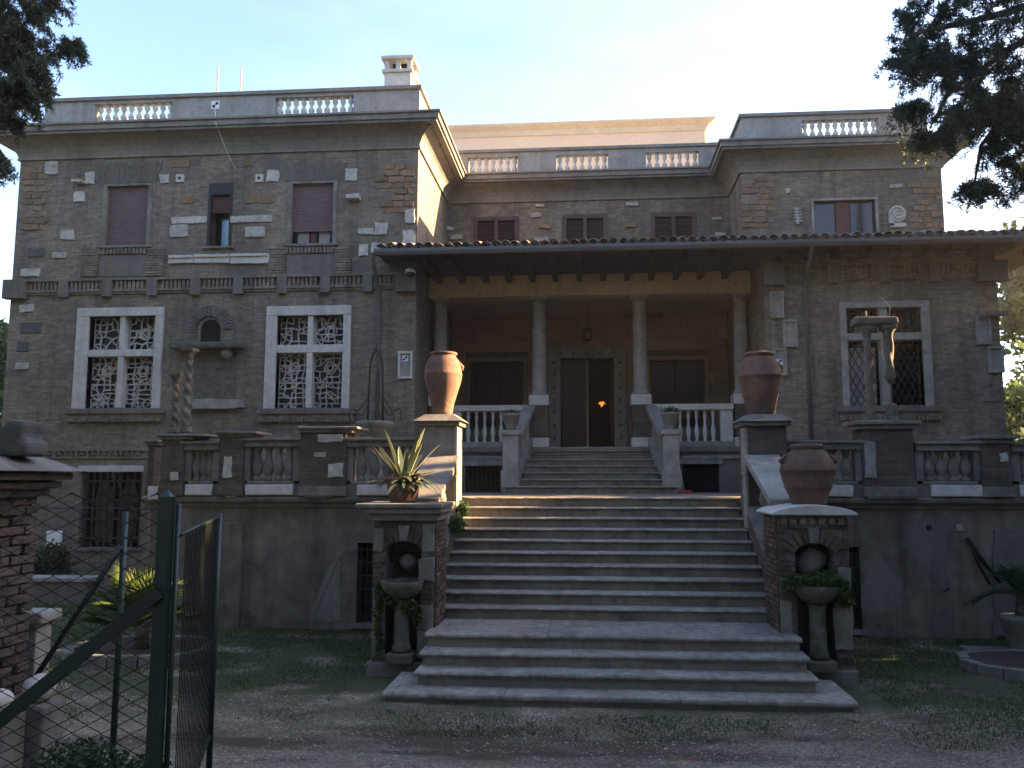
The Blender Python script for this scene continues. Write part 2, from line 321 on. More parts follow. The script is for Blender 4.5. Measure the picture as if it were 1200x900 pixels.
# ------------------------------------------------------------------ ground
def gz(x, y):
    s = min(1, max(0, (8.3 - y) / 5.2)); s = s * s * (3 - 2 * s)
    return .85 * s + .012 * math.sin(x * 1.7 + y * .6) * math.sin(y * 2.1 - x * .5) - .012
xs = list(np.concatenate([[-600, -200, -80, -40, -25, -18], np.arange(-14, 12.1, .4), [14, 18, 25, 40, 80, 200, 600]]))
ys = list(np.concatenate([[-300, -80, -20, -6, -2], np.arange(0, 15, .3), [16, 18, 22, 30, 45, 80, 200, 500, 900]]))
g = MB(); g.add([(x, y, gz(x, y)) for y in ys for x in xs], [(j * len(xs) + i, j * len(xs) + i + 1, (j + 1) * len(xs) + i + 1, (j + 1) * len(xs) + i) for j in range(len(ys) - 1) for i in range(len(xs) - 1)], True)
tag(g.build('ground', M['ground']), kind='structure')
# ==================================================================  THE VILLA
XL0, XL1, XR0, XR1, XR2 = -13.25, -3.80, 3.72, 8.42, 8.50
YF, YC, YR, YP, YBACK = 17.5, 21.3, 19.6, 22.0, 28.0
ZW, ZCOR, ZPAR = 9.80, 10.22, 11.22
villa = tag(empty('villa', (0, YF, 0)), 'large grey brown brick villa with columned portico and roof balustrades', 'house')
villa.location = (0, 0, 0)
frag_rects = []
def irregular(mb, X0, X1, Z0, Z1, y0, y1, j=.12, n=3):
    """ragged stone outline"""
    w_, h_ = X1 - X0, Z1 - Z0; k = min(w_, h_) * j; pts = []
    for a, b in (((X0, Z0), (X1, Z0)), ((X1, Z0), (X1, Z1)), ((X1, Z1), (X0, Z1)), ((X0, Z1), (X0, Z0))):
        for i in range(n):
            f = i / n; pts.append((a[0] + (b[0] - a[0]) * f + random.uniform(-k, k), a[1] + (b[1] - a[1]) * f + random.uniform(-k, k)))
    return mb.prism_y(pts, y0, y1)
def fragment(px, Y, m='fragment', proud=.04, j=.07, parent=None, name='stone'):
    X0, X1, Z0, Z1 = R(*px, Y); mb = MB(); irregular(mb, X0, X1, Z0, Z1, Y - proud, Y + .05, j)
    return mb.build(name, M[m], parent or villa, bevel=.006)

# --- openings on the left wing
LW = [R(103, 371, 181, 478, YF), R(324, 370, 402, 478, YF)]                         # stone cross windows
UW = [R(122, 218, 175.5, 288, YF), R(339, 215, 393, 286, YF)]                       # shuttered windows above
NW = R(244, 215, 272, 289, YF)
BW = R(93, 553, 165, 642, YF)
NI = R(228, 412, 277, 468, YF)
holesL = LW + UW + [NW, BW]
mb = MB(); wall_mesh(mb, XL0, XL1, -.3, ZW, YF, YF + .45, holesL)
mb.build('facade_wall', M['facade'], villa)
mb = MB(); mb.box(XL0, XL0 + .45, YF + .451, YBACK, -.3, ZW); mb.build('facade_wall', M['facade'], villa)
mb = MB(); mb.box(XL1 - .45, XL1, YF + .451, YBACK - .46, -.3, ZW); mb.build('facade_wall', M['facade'], villa)
# --- portico back wall (core) and upper centre wall
DOOR = R(657, 420, 719.5, 525, YP); DOOR = (DOOR[0], DOOR[1], 3.13, DOOR[3])
PW = [R(551, 424, 613.5, 500, YP), R(762, 422, 826, 500, YP)]
mb = MB(); wall_mesh(mb, XL1, XR0, 2.0, 7.7, YP, YP + .45, [DOOR] + PW); mb.build('portico_wall_core', M['mortar'], villa)
CWIN = [R(557, 256, 606, 296, YC), R(661, 253, 710, 294, YC), R(764.5, 251, 814.5, 292, YC)]
mb = MB(); wall_mesh(mb, XL1, XR0, 7.3, ZW, YC, YC + .45, CWIN); mb.build('facade_wall', M['facade'], villa)
# --- right wing, ground floor (forward) and upper floor (set back)
RW = R(993, 361, 1081, 475, YF)
mb = MB(); wall_mesh(mb, XR0, XR2, -.3, 7.6, YF, YF + .45, [RW]); mb.build('facade_wall', M['facade'], villa)
mb = MB(); mb.box(XR0, XR0 + .45, YF + .451, YP + .4, 2.0, 7.6); mb.build('facade_wall', M['facade'], villa)
mb = MB(); mb.box(XR2 - .45, XR2, YF + .451, YBACK, -.3, 7.6); mb.build('facade_wall', M['facade'], villa)
RUW = R(954, 235, 1026, 281, YR)
mb = MB(); wall_mesh(mb, XR0, XR1, 7.0, ZW, YR, YR + .45, [RUW]); mb.build('facade_wall', M['facade'], villa)
mb = MB(); mb.box(XR0, XR0 + .45, YR + .451, YC + .4, 7.0, ZW); mb.build('facade_wall', M['facade'], villa)
mb = MB(); mb.box(XR1 - .45, XR1, YR + .451, YBACK, 7.3, ZW); mb.build('facade_wall', M['facade'], villa)
mb = MB(); mb.box(XL0, XR2, YBACK - .45, YBACK + .002, -.3, ZW); mb.build('facade_wall', M['facade'], villa)
# --- floors and flat roofs (close the shell)
mb = MB(); mb.box(XL0 + .1, XL1 - .1, YF + .1, YBACK - .1, ZW + .02, ZW + .2); mb.box(XL1 - .1, XR0 + .1, YC + .1, YBACK - .1, ZW + .02, ZW + .2); mb.box(XR0 + .1, XR1 - .1, YR + .1, YBACK - .1, ZW + .02, ZW + .2)
mb.build('roof_deck', M['parapet'], villa)
mb = MB(); mb.box(XL0 + .46, XL1 - .46, YF + .46, YBACK - .46, 6.6, 6.8); mb.build('upper_floor', M['interior'], villa)
mb = MB(); mb.box(XL0 + .46, XL1 - .46, YF + 2.2, YF + 2.3, -.2, 6.5); mb.box(XR0 + .46, XR2 - .46, YF + 2.2, YF + 2.3, -.2, 6.5); mb.box(XL0 + .46, XL1 - .46, YF + 2.2, YF + 2.3, 6.9, 9.7)
mb.build('inner_partition', M['interior'], villa)

# --- cornice, frieze and parapet following the roofline
path = [(XL0, YBACK), (XL0, YF), (XL1, YF), (XL1, YC), (XR0, YC), (XR0, YR), (XR1, YR), (XR1, YBACK)]
mb = MB(); sweep(mb, path, [(-.2, ZW + .001), (.05, ZW + .001), (.05, ZW + .05), (.03, ZW + .055), (.06, ZW + .15), (.12, ZW + .25), (.22, ZW + .33), (.34, ZW + .39), (.36, ZW + .42), (-.2, ZW + .42)]); mb.build('frieze', M['cornice'], villa)
mb = MB(); sweep(mb, path, [(-.2, ZCOR + .001), (.50, ZCOR + .001), (.50, ZCOR + .05), (.55, ZCOR + .06), (.55, ZCOR + .17), (.60, ZCOR + .18), (.60, ZCOR + .225), (.05, ZCOR + .26), (-.2, ZCOR + .26)]); mb.build('cornice', M['cornice'], villa)
ZP0 = ZCOR + .262
# parapet panels with baluster openings
def bal_profile(h, r, low=.35):
    z = lambda f: f * h
    return [(r * .75, 0), (r * .75, z(.06)), (r * .45, z(.09)), (r * .62, z(.2)), (r, z(low)), (r * .8, z(.52)), (r * .42, z(.70)), (r * .36, z(.80)), (r * .6, z(.83)), (r * .42, z(.88)), (r * .75, z(.94)), (r * .75, z(1))]
def parapet(px_holes, x0, x1, Y, nb, zlo, zhi):
    hs = []
    for (a, b) in px_holes:
        XA, XB = P(a, 130, Y)[0], P(b, 130, Y)[0]; hs.append((XA, XB, zlo, zhi))
    mb = MB(); wall_mesh(mb, x0, x1, ZP0, ZPAR, Y, Y + .22, hs)
    o = mb.build('parapet', M['parapet'], villa)
    h = zhi - zlo; r = .075
    me = MB().lathe([(q, z_) for q, z_ in [(r * .8, 0), (r * .8, h * .07), (r * .45, h * .10), (r * .9, h * .26), (r * 1.0, h * .33), (r * .75, h * .44), (r * .4, h * .52), (r * .5, h * .6), (r * .85, h * .74), (r * .9, h * .8), (r * .5, h * .92), (r * .8, h * .94), (r * .8, h)]], seg=10).mesh('baluster'); me.materials.append(M['white'])
    for (A, B, _, _) in hs:
        for i in range(nb):
            inst('baluster', me, o, (A + (B - A) * (i + .5) / nb, Y + .11, zlo))
    return o
YPL = YF + .02
zl = P(150, 141, YPL)[1]; zh = P(150, 120, YPL)[1]
parapet([(110.5, 202), (322, 414)], XL0 + .5, XL1, YPL, 10, zl - .03, zh - .02)
YPC = YC + .02
zl = P(680, 195, YPC)[1]; zh = P(680, 174.5, YPC)[1]
parapet([(549, 607), (651.5, 712), (756, 818)], XL1 - .2, XR0 + .2, YPC, 7, ZP0 + .12, ZPAR - .12)
YPR = YR + .02
parapet([(939, 1029)], XR0 + .05, XR1 - .25, YPR, 10, ZP0 + .12, ZPAR - .12)
for (x0, x1, y0, y1) in ((XL0 + .5, XL0 + .72, YPL + .221, YBACK), (XL1 - .22, XL1, YPL + .221, YPC), (XR0 + .05, XR0 + .27, YPR + .221, YPC), (XR1 - .47, XR1 - .25, YPR + .221, YBACK)):
    mb = MB(); mb.box(x0, x1, y0, y1, ZP0, ZPAR); mb.build('parapet', M['parapet'], villa)
cap_path = [(XL0 + .5, YBACK), (XL0 + .5, YPL), (XL1, YPL), (XL1, YPC), (XR0 + .05, YPC), (XR0 + .05, YPR), (XR1 - .25, YPR), (XR1 - .25, YBACK)]
mb = MB(); sweep(mb, cap_path, [(-.28, ZPAR + .001), (.06, ZPAR + .001), (.06, ZPAR + .08), (.0, ZPAR + .10), (-.28, ZPAR + .10)]); mb.build('parapet_cap', M['cornice'], villa)
mb = MB(); sweep(mb, cap_path, [(-.1, ZP0 + .001), (.05, ZP0 + .001), (.05, ZP0 + .06), (.002, ZP0 + .09), (-.1, ZP0 + .09)]); mb.build('parapet_base', M['cornice'], villa)
# chimney
cx0, cx1, cz0, cz1 = R(453, 72, 484, 108, YF + .9)
ch = MB(); ch.box(cx0, cx1, YF + .7, YF + 1.3, ZPAR - .9, cz1 - .38); cho = ch.build('chimney', M['white'], villa, bevel=.01)
c = MB(); c.box(cx0 - .05, cx1 + .05, YF + .65, YF + 1.35, cz1 - .379, cz1 - .31); c.build('chimney_collar', M['white'], cho)
for i in range(3):
    xx = cx0 + .05 + i * (cx1 - cx0 - .1) / 2
    for yy in (YF + .75, YF + 1.25):
        c = MB(); c.box(xx - .05, xx + .05, yy - .05, yy + .05, cz1 - .309, cz1 - .06); c.build('chimney_post', M['white'], cho)
c = MB(); c.box(cx0 + .15, cx1 - .15, YF + .9, YF + 1.1, cz1 - .308, cz1 - .061); c.build('flue', M['black'], cho)
c = MB(); c.box(cx0 - .07, cx1 + .07, YF + .63, YF + 1.37, cz1 - .059, cz1 + .02); c.build('chimney_cap', M['white'], cho, bevel=.01)
# penthouse behind the middle parapet
YPH = 25.2
pz1 = P(700, 148, YPH)[1]; pxr = P(826, 150, YPH)[0]
mb = MB(); mb.box(XL1 - 1.5, pxr, YPH, YPH + 2.2, ZW + .21, pz1); pent = mb.build('penthouse_wall', M['peach'], villa)
mb = MB(); sweep(mb, [(XL1 - 1.5, YPH), (pxr, YPH), (pxr, YPH + 2.2)], [(-.1, pz1 - .25), (.04, pz1 - .25), (.10, pz1 - .1), (.28, pz1), (.32, pz1 + .06), (-.1, pz1 + .06)]); mb.build('penthouse_cornice', mat('pale_cream', (.74, .64, .49), (.66, .57, .44), var=.15), pent)
mb = MB(); mb.box(XL1 - 1.5, pxr - .25, YPH + .05, YPH + 2.2, pz1 + .061, pz1 + .20); mb.build('penthouse_roof', M['cornice'], pent)

# --- upper windows of the left wing
def roller_window(rect, drop, Y, name='shutter_window', bot=None):
    X0, X1, Z0, Z1 = rect; win = empty(name); win.parent = villa
    f = MB(); t = .05
    f.box(X0 - .035, X0 + t, Y - .03, Y + .12, Z0, Z1); f.box(X1 - t, X1 + .035, Y - .03, Y + .12, Z0, Z1); f.box(X0 - .035, X1 + .035, Y - .031, Y + .12, Z1 - .001, Z1 + .05)
    f.build('frame', M['stone'], win)
    zb = Z1 - (Z1 - Z0) * drop; n = max(6, int((Z1 - zb) / .05)); s = MB()
    for i in range(n):
        za = zb + (Z1 - zb) * i / n; zc = zb + (Z1 - zb) * (i + 1) / n
        s.prism_x([(Y + .10, za), (Y + .075, za + .006), (Y + .07, (za + zc) / 2), (Y + .075, zc - .006), (Y + .10, zc)], X0 + t + .002, X1 - t - .002)
    s.build('roller_shutter', M['shutter'], win)
    p = MB(); p.box(X0 + t, X1 - t, Y + .2, Y + .21, Z0, Z1); p.build('pane', M['glass'], win)
    if drop < .98:
        mm = (X0 + X1) / 2; q = MB(); q.box(mm - .06, mm + .06, Y + .15, Y + .199, Z0, zb); q.box(X0 + t, X1 - t, Y + .15, Y + .198, Z0, Z0 + .06); q.build('sash', M['redframe'], win)
        for a, b in ((X0 + .16, mm - .12), (mm + .12, X1 - .16)):
            q = MB(); q.box(a, b, Y + .16, Y + .185, Z0 + .07, zb + .02); q.build('curtain', M['curtain'], win)
    s = MB(); s.box(X0 - .1, X1 + .1, Y - .08, Y + .1, Z0 - .06, Z0 - .001); s.build('sill', M['stone'], win, bevel=.008)
    return win
roller_window(UW[0], .985, YF); roller_window(UW[1], .78, YF)
# narrow window
X0, X1, Z0, Z1 = NW; win = empty('narrow_window'); win.parent = villa
f = MB(); f.box(X0, X1, YF - .02, YF + .1, Z1 - .27, Z1 - .001); f.build('shutter_box', M['darkframe'], win)
f = MB(); f.box(X0, X0 + .06, YF - .02, YF + .1, Z0, Z1 - .271); f.box(X1 - .06, X1, YF - .02, YF + .1, Z0, Z1 - .271); f.build('frame', M['darkframe'], win)
s = MB(); zt = Z1 - .275; zb = Z1 - .67; n = 8
for i in range(n): s.prism_x([(YF + .09, zb + (zt - zb) * i / n), (YF + .06, zb + (zt - zb) * (i + .5) / n), (YF + .09, zb + (zt - zb) * (i + 1) / n - .002)], X0 + .062, X1 - .062)
s.build('roller_shutter', M['shutter'], win)
p = MB(); p.box(X0 + .06, X1 - .06, YF + .3, YF + .31, Z0, zb + .1); p.build('pane', M['glass'], win)
gm = mat('sky_reflection_glass', (.25, .40, .52), rough=.15, var=.05, bump=0, spec=.6)  # blue of the reflected sky is put into the pane's colour
p = MB(); p.hexa([(X0 + .27, YF + .14, Z0 + .05), (X1 - .07, YF + .06, Z0 + .05), (X1 - .07, YF + .075, Z0 + .05), (X0 + .27, YF + .155, Z0 + .05)], [(X0 + .27, YF + .14, zb - .18), (X1 - .07, YF + .06, zb - .18), (X1 - .07, YF + .075, zb - .18), (X0 + .27, YF + .155, zb - .18)]); p.build('open_casement', gm, win)
s = MB(); s.box(X0 - .08, X1 + .08, YF - .08, YF + .1, Z0 - .05, Z0 - .001); s.build('sill', M['stone'], win)
# aprons below the shuttered windows
for (a0, a1, b0, b1, yt, yb) in ((97, 116, 173, 193, 291, 324), (315.5, 335, 392, 412, 290, 324)):
    ap = empty('window_apron'); ap.parent = villa
    for (a, b) in ((a0, a1), (b0, b1)):
        X0, X1, Z0, Z1 = R(a, yt, b, yb, YF); n = 11
        q = MB()
        for i in range(n):
            za = Z0 + (Z1 - Z0) * i / n; q.box(X0 + random.uniform(-.012, .012), X1 + random.uniform(-.012, .012), YF - .06 - random.uniform(0, .01), YF + .02, za + .006, za + (Z1 - Z0) / n - .008)
        q.build('brick_pilaster', M['lightstone'] if False else M['facade'], ap)
    X0, X1, Z0, Z1 = R(a1, yt + 8, b0, yb, YF); q = MB(); q.box(X0 + .01, X1 - .01, YF - .02, YF + .02, Z0, Z1); q.build('plaster_panel', M['plaster'], ap)
    X0, X1, Z0, Z1 = R(a1, yt, b0, yt + 7, YF); q = MB(); n = 13
    for i in range(n): xa = X0 + (X1 - X0) * i / n; q.box(xa + .012, xa + (X1 - X0) / n - .012, YF - .055, YF + .02, Z0, Z1)
    tag(q.build('dentil_course', M['facade'], ap), kind='stuff')

for (xa, xb, yt, yb) in ((110, 189, 189, 217), (327, 406, 187, 214)):
    q = MB(); X0, X1, Z0, Z1 = R(xa, yt, xb, yb, YF); n = 26; xm = (X0 + X1) / 2
    for i in range(n):
        f_ = (i + .5) / n - .5; hw_ = (X1 - X0) / n * .36; z0_ = Z0 + .03 + random.uniform(0, .02); z1_ = Z1 - random.uniform(0, .12); xb_, xt_ = xm + f_ * (X1 - X0) * .86, xm + f_ * (X1 - X0) * 1.04
        q.prism_y([(xb_ - hw_ * .9, z0_), (xb_ + hw_ * .9, z0_), (xt_ + hw_, z1_), (xt_ - hw_, z1_)], YF - .012 - random.uniform(0, .014), YF + .01)
    tag(q.build('flat_arch', M['plaster'], villa), kind='stuff')
# --- string courses with dentils and corbels
def string_course(x0, x1, Y, zt, ends, corbel_x, dent=True):
    sc = empty('string_course'); sc.parent = villa
    q = MB(); q.box(x0, x1, Y - .10, Y + .02, zt - .05, zt); q.build('ledge', M['facade'], sc, bevel=.006)
    q = MB(); q.box(x0, x1, Y - .075, Y + .02, zt - .30, zt - .24); q.box(x0, x1, Y - .045, Y + .02, zt - .35, zt - .301); q.build('ledge', M['facade'], sc, bevel=.006)
    q = MB(); xx = x0 + .04
    while xx < x1 - .06:
        if not any(abs(xx + .04 - cc_) < .16 for cc_ in corbel_x): q.box(xx, xx + .062, Y - .06, Y + .02, zt - .239, zt - .051)
        xx += .098
    tag(q.build('dentil_brick', M['facade'], sc), kind='stuff')
    for c_ in corbel_x:
        q = MB(); q.box(c_ - .11, c_ + .11, Y - .115, Y + .01, zt - .42, zt - .002); q.build('corbel', M['plaster'], sc, bevel=.01)
    for (a, b) in ends:
        q = MB(); q.box(a, b, Y - .17, Y + .01, zt - .44, zt + .003); q.build('end_block', M['plaster'], sc, bevel=.01)
ZST = 6.93
string_course(XL0 + .05, XL1 - .1, YF, ZST, [(XL0 - .1, P(33, 335, YF)[0]), (P(465, 330, YF)[0], XL1 + .02)], [P(px, 335, YF)[0] for px in (77, 128, 180, 231, 281, 332, 382.5, 432)])
string_course(XR0 + .1, XR2 - .1, YF, 6.93, [(XR0 - .02, XR0 + .42), (XR2 - .4, XR2 + .18)], [P(px, 335, YF)[0] for px in (975, 1036, 1095)])
# --- Greek-key band low on the left wing
X0, X1, Z0, Z1 = R(38, 527, 173, 537, YF); q = MB(); xx = X0; hh = Z1 - Z0
q.box(X0, X1, YF - .05, YF + .02, Z1 - .03, Z1); q.box(X0, X1, YF - .05, YF + .02, Z0, Z0 + .03)
while xx < X1 - .3:
    q.box(xx, xx + .035, YF - .05, YF + .02, Z0 + .031, Z1 - .031); q.box(xx + .08, xx + .2, YF - .05, YF + .02, Z0 + .075, Z0 + .105); q.box(xx + .13, xx + .16, YF - .049, YF + .02, Z0 + .106, Z1 - .031); xx += .26
q.build('key_band', M['facade'], villa)

# --- stone cross windows
def tracery(mb, X0, X1, Z0, Z1, Y, nx, nz, ring=False, seedv=0):
    rr = random.Random(seedv); w_ = .027
    pts = {}
    for i in range(nx + 1):
        for k in range(nz + 1):
            x = X0 + (X1 - X0) * i / nx; z = Z0 + (Z1 - Z0) * k / nz
            if 0 < i < nx: x += rr.uniform(-.24, .24) * (X1 - X0) / nx
            if 0 < k < nz: z += rr.uniform(-.24, .24) * (Z1 - Z0) / nz
            pts[i, k] = (x, Y + rr.uniform(-.002, .002), z)
    def b(p, q_): mb.bar(p, q_, w_ * rr.uniform(.7, 1.25), .03 + rr.uniform(0, .006))
    for i in range(nx + 1):
        for k in range(nz + 1):
            if i < nx and rr.random() < .86: b(pts[i, k], pts[i + 1, k])
            if k < nz and rr.random() < .86: b(pts[i, k], pts[i, k + 1])
            if i < nx and k < nz and rr.random() < .4:
                b(pts[i, k], pts[i + 1, k + 1]) if rr.random() < .5 else b(pts[i + 1, k], pts[i, k + 1])
    if ring:
        cx_, cz_ = (X0 + X1) / 2, (Z0 + Z1) / 2
        for r_ in (.13, .07):
            for k in range(12):
                a, c_ = 2 * math.pi * k / 12, 2 * math.pi * (k + 1) / 12
                b((cx_ + r_ * math.cos(a), Y - .005, cz_ + r_ * math.sin(a)), (cx_ + r_ * math.cos(c_), Y - .005, cz_ + r_ * math.sin(c_)))
def cross_window(outer, rect, Y, m, lattice='tracery', ty=(404, 412.5), seedv=1, mw=.13):
    OX0, OX1, OZ0, OZ1 = outer; X0, X1, Z0, Z1 = rect; win = empty('cross_window'); win.parent = villa
    f = MB(); f.box(OX0, X0, Y - .07, Y + .2, Z0 - .02, Z1 - .001); f.build('jamb', M[m], win, bevel=.012)
    f = MB(); f.box(X1, OX1, Y - .07, Y + .2, Z0 - .02, Z1 - .001); f.build('jamb', M[m], win, bevel=.012)
    f = MB(); f.box(OX0, OX1, Y - .072, Y + .2, Z1, OZ1); f.build('lintel', M[m], win, bevel=.012)
    t1 = P(600, ty[0], Y)[1]; t0 = P(600, ty[1], Y)[1]; mx = (X0 + X1) / 2
    f = MB(); f.box(mx - mw / 2, mx + mw / 2, Y - .03, Y + .17, Z0, t0 - .001); f.build('mullion', M[m], win, bevel=.01)
    f = MB(); f.box(mx - mw / 2 + .005, mx + mw / 2 - .005, Y - .028, Y + .17, t1 + .001, Z1); f.build('mullion', M[m], win, bevel=.01)
    f = MB(); f.box(X0, X1, Y - .035, Y + .175, t0, t1); f.build('transom', M[m], win, bevel=.01)
    k = 0
    for (a, b) in ((X0, mx - mw / 2), (mx + mw / 2, X1)):
        for (c_, d_) in ((Z0, t0), (t1, Z1)):
            k += 1
            if lattice == 'tracery':
                q = MB()
                if d_ - c_ > .9:
                    md = c_ + (d_ - c_) * .47; q.bar((a, Y + .2, md), (b, Y + .2, md), .035, .05)
                    tracery(q, a, b, c_, md, Y + .2, 5, 5, k % 2 == 0, seedv * 10 + k); tracery(q, a, b, md, d_, Y + .2, 5, 5, k % 2 == 1, seedv * 20 + k)
                else: tracery(q, a, b, c_, d_, Y + .2, 5, 5, k == 4, seedv * 30 + k)
                q.build('tracery', M['fragment'], win)
            else:
                q = MB(); step_x = .145; step_z = .27; n = 14
                for i in range(-n, n):
                    for sgn in (1, -1):
                        # clip line x = a + i*step + s*t
                        seg = []
                        xa = a + i * step_x * 1.0
                        z0_, z1_ = c_, d_
                        x0_ = xa if sgn > 0 else xa; sl = sgn * step_x / step_z * 1.0
                        pa, pb = (x0_, z0_), (x0_ + sl * (z1_ - z0_), z1_)
                        # liang-barsky in x
                        dx_ = pb[0] - pa[0]
                        tA, tB = sorted(((a - pa[0]) / dx_, (b - pa[0]) / dx_)); tA, tB = max(0, tA), min(1, tB)
                        if tA < tB - .02: q.bar((pa[0] + dx_ * tA, Y + .17 + sgn * .004, pa[1] + (pb[1] - pa[1]) * tA), (pa[0] + dx_ * tB, Y + .17 + sgn * .004, pa[1] + (pb[1] - pa[1]) * tB), .014, .014)
                q.build('diamond_lattice', M['iron'], win)
            q = MB(); q.box(a, b, Y + .27, Y + .28, c_, d_); q.build('pane', M['dustyglass'] if lattice == 'tracery' else M['glass'], win)
    s = MB(); s.box(OX0 - .12, OX1 + .15, Y - .13, Y + .1, Z0 - .14, Z0 - .021); s.build('sill', M['plaster'], win, bevel=.012)
    s = MB(); xx = OX0 - .08; s.box(OX0 - .08, OX1 + .1, Y - .08, Y + .01, Z0 - .23, Z0 - .141)
    while xx < OX1 + .06: s.box(xx, xx + .07, Y - .09 - random.uniform(0, .02), Y + .01, Z0 - .31, Z0 - .231); xx += .085
    s.build('sill_moulding', M['facade'], win)
    return win
cross_window(R(89, 361, 190.5, 480, YF), LW[0], YF, 'white', seedv=3)
cross_window(R(311.5, 359, 411, 480, YF), LW[1], YF, 'white', seedv=5, ty=(401, 410.5))
rw = cross_window(R(985, 353.5, 1091, 477, YF), RW, YF, 'lightstone', 'diamond', ty=(396, 404), mw=.16)
q = MB(); q.box(RW[0] + .05, (RW[0] + RW[1]) / 2 - .12, YF + .22, YF + .24, RW[2], RW[2] + 1.25); q.build('curtain', M['curtain'], rw)

# --- basement window of the left wing with lintel
bwn = empty('basement_window'); bwn.parent = villa
X0, X1, Z0, Z1 = BW
q = MB(); q.box(X0 - .05, X1 + .02, YF - .05, YF + .2, Z1, Z1 + .14); q.build('lintel', M['white'], bwn, bevel=.01)
q = MB(); q.box(X0 - .05, X1 + .05, YF - .06, YF + .2, Z0 - .06, Z0 - .001); q.build('sill', M['stone'], bwn)
q = MB(); q.box(X0, X1, YF + .3, YF + .31, Z0, Z1); q.build('pane', M['glass'], bwn)
n = 9
for i in range(n): q = MB(); xx = X0 + (X1 - X0) * (i + .5) / n; q.box(xx - .018, xx + .018, YF + .1, YF + .136, Z0, Z1); q.build('bar', M['iron'], bwn)
for i in range(4): q = MB(); zz = Z0 + (Z1 - Z0) * (i + .5) / 4; q.box(X0, X1, YF + .08, YF + .099, zz - .02, zz + .02); q.build('bar', M['iron'], bwn)
for a in (.32, .72):                          # pointed wooden lights behind the bars
    q = MB(); xx = X0 + (X1 - X0) * a; pts = [(xx - .2, Z0 + .1), (xx + .2, Z0 + .1), (xx + .2, Z1 - .5), (xx + .12, Z1 - .3), (xx, Z1 - .15), (xx - .12, Z1 - .3), (xx - .2, Z1 - .5)]; q.prism_y(pts, YF + .2, YF + .25); q.build('shutter_leaf', M['louvre'], bwn)

# --- little arched niche on the left wing
ni = empty('wall_niche'); ni.parent = villa
ncx, ncz = P(248, 387, YF); ri = .235; ro = .54
q = MB(); n = 26
for i in range(n):
    a0 = math.pi * i / n + .026; a1 = math.pi * (i + 1) / n - .026
    q.prism_y([(ncx + ri * 1.3 * math.cos(a0), ncz + ri * 1.3 * math.sin(a0)), (ncx + ro * math.cos(a0), ncz + ro * math.sin(a0)), (ncx + ro * math.cos(a1), ncz + ro * math.sin(a1)), (ncx + ri * 1.3 * math.cos(a1), ncz + ri * 1.3 * math.sin(a1))], YF - .13 - random.uniform(0, .02), YF + .01)
tag(q.build('arch_brick', M['stone'], ni), kind='stuff')
zs0 = P(248, 403, YF)[1]
q = MB(); pts = [(ncx + ri * math.cos(math.pi * i / 14), ncz + ri * math.sin(math.pi * i / 14)) for i in range(15)]; pto = [(ncx + ri * 1.28 * math.cos(math.pi * i / 14), ncz + ri * 1.28 * math.sin(math.pi * i / 14)) for i in range(15)]
for i in range(14): q.prism_y([pts[i], pto[i], pto[i + 1], pts[i + 1]], YF - .06, YF + .01)
q.box(ncx - ri * 1.28, ncx - ri, YF - .06, YF + .01, zs0, ncz); q.box(ncx + ri, ncx + ri * 1.28, YF - .06, YF + .01, zs0, ncz)
q.build('arch_frame', M['stone'], ni)
for sx in (-1, 1):
    q = MB(); a = ncx + sx * ri * 1.3; b = ncx + sx * ro; n = 5
    for i in range(n): q.box(min(a, b), max(a, b), YF - .1 - random.uniform(0, .02), YF + .01, zs0 + (ncz - zs0) * i / n + .004, zs0 + (ncz - zs0) * (i + 1) / n - .004)
    q.build('arch_impost', M['facade'], ni)
q = MB(); q.prism_y([(ncx - ri, zs0), (ncx + ri, zs0)] + pts, YF - .012, YF - .004); q.build('niche_back', M['interior'], ni)
X0, X1, Z0, Z1 = R(206, 403, 290, 411, YF); q = MB(); q.box(X0, X1, YF - .34, YF + .01, Z0, Z1); q.build('shelf', M['basin'], ni, bevel=.05)
q = MB(); q.lathe([(.03, 0), (.11, .06), (.13, .15), (.1, .22)], (P(269, 420, YF)[0], YF - .15, Z0 - .22), 12); q.build('corbel', M['stone'], ni)
X0, X1, Z0, Z1 = NI; q = MB(); q.box(X0, X1, YF - .015, YF + .01, Z0, Z1); q.build('plaster_panel', M['mortar'], ni)
fragment((223, 468.5, 288, 479), YF, 'lightstone', .16, .1, ni, 'ledge')
# --- stones set in the walls
for px in [(54, 190, 69, 204), (101, 202, 111, 216), (87, 225, 100, 237), (188, 205, 199, 215), (72, 270, 87, 281), (202, 254.5, 243, 262), (200, 264, 220, 278), (271, 253, 319, 261), (288, 266, 311, 278), (313, 200, 327, 213), (405, 198, 419, 212), (420, 268, 438, 275), (439, 261, 454, 275), (421, 287, 432, 300), (435, 285, 447, 297), (475, 246, 486, 262), (472, 270, 486, 287), (62, 296, 78, 303), (24, 357, 40, 366), (19, 425, 34, 433), (25, 315, 47, 324)]:
    fragment(px, YF)
for px in [(207, 205, 216, 214), (300, 205, 309, 214)]:
    X0, X1, Z0, Z1 = R(*px, YF); o = fragment(px, YF, 'white', .05, .02); q = MB(); q.lathe([(.035, 0), (.035, .01)], (0, 0, 0), 10); h_ = q.build('vent_hole', M['black'], o, loc=((X0 + X1) / 2, YF - .051, (Z0 + Z1) / 2)); h_.rotation_euler = (rad(90), 0, 0)
for px in [(199, 300, 228, 309), (229, 299, 270, 309), (271, 298, 316, 309)]: 
    o = fragment(px, YF, 'white', .07, .06); X0, X1, Z0, Z1 = R(*px, YF); q = MB(); q.box(X0 + .02, X1 - .02, YF - .11, YF - .068, Z1 - .07, Z1 - .01); q.build('moulding', M['white'], o, bevel=.01)
for px in [(89, 213, 100, 216), (408, 230, 423, 235)]: fragment(px, YF, 'fragment', .18, .1)
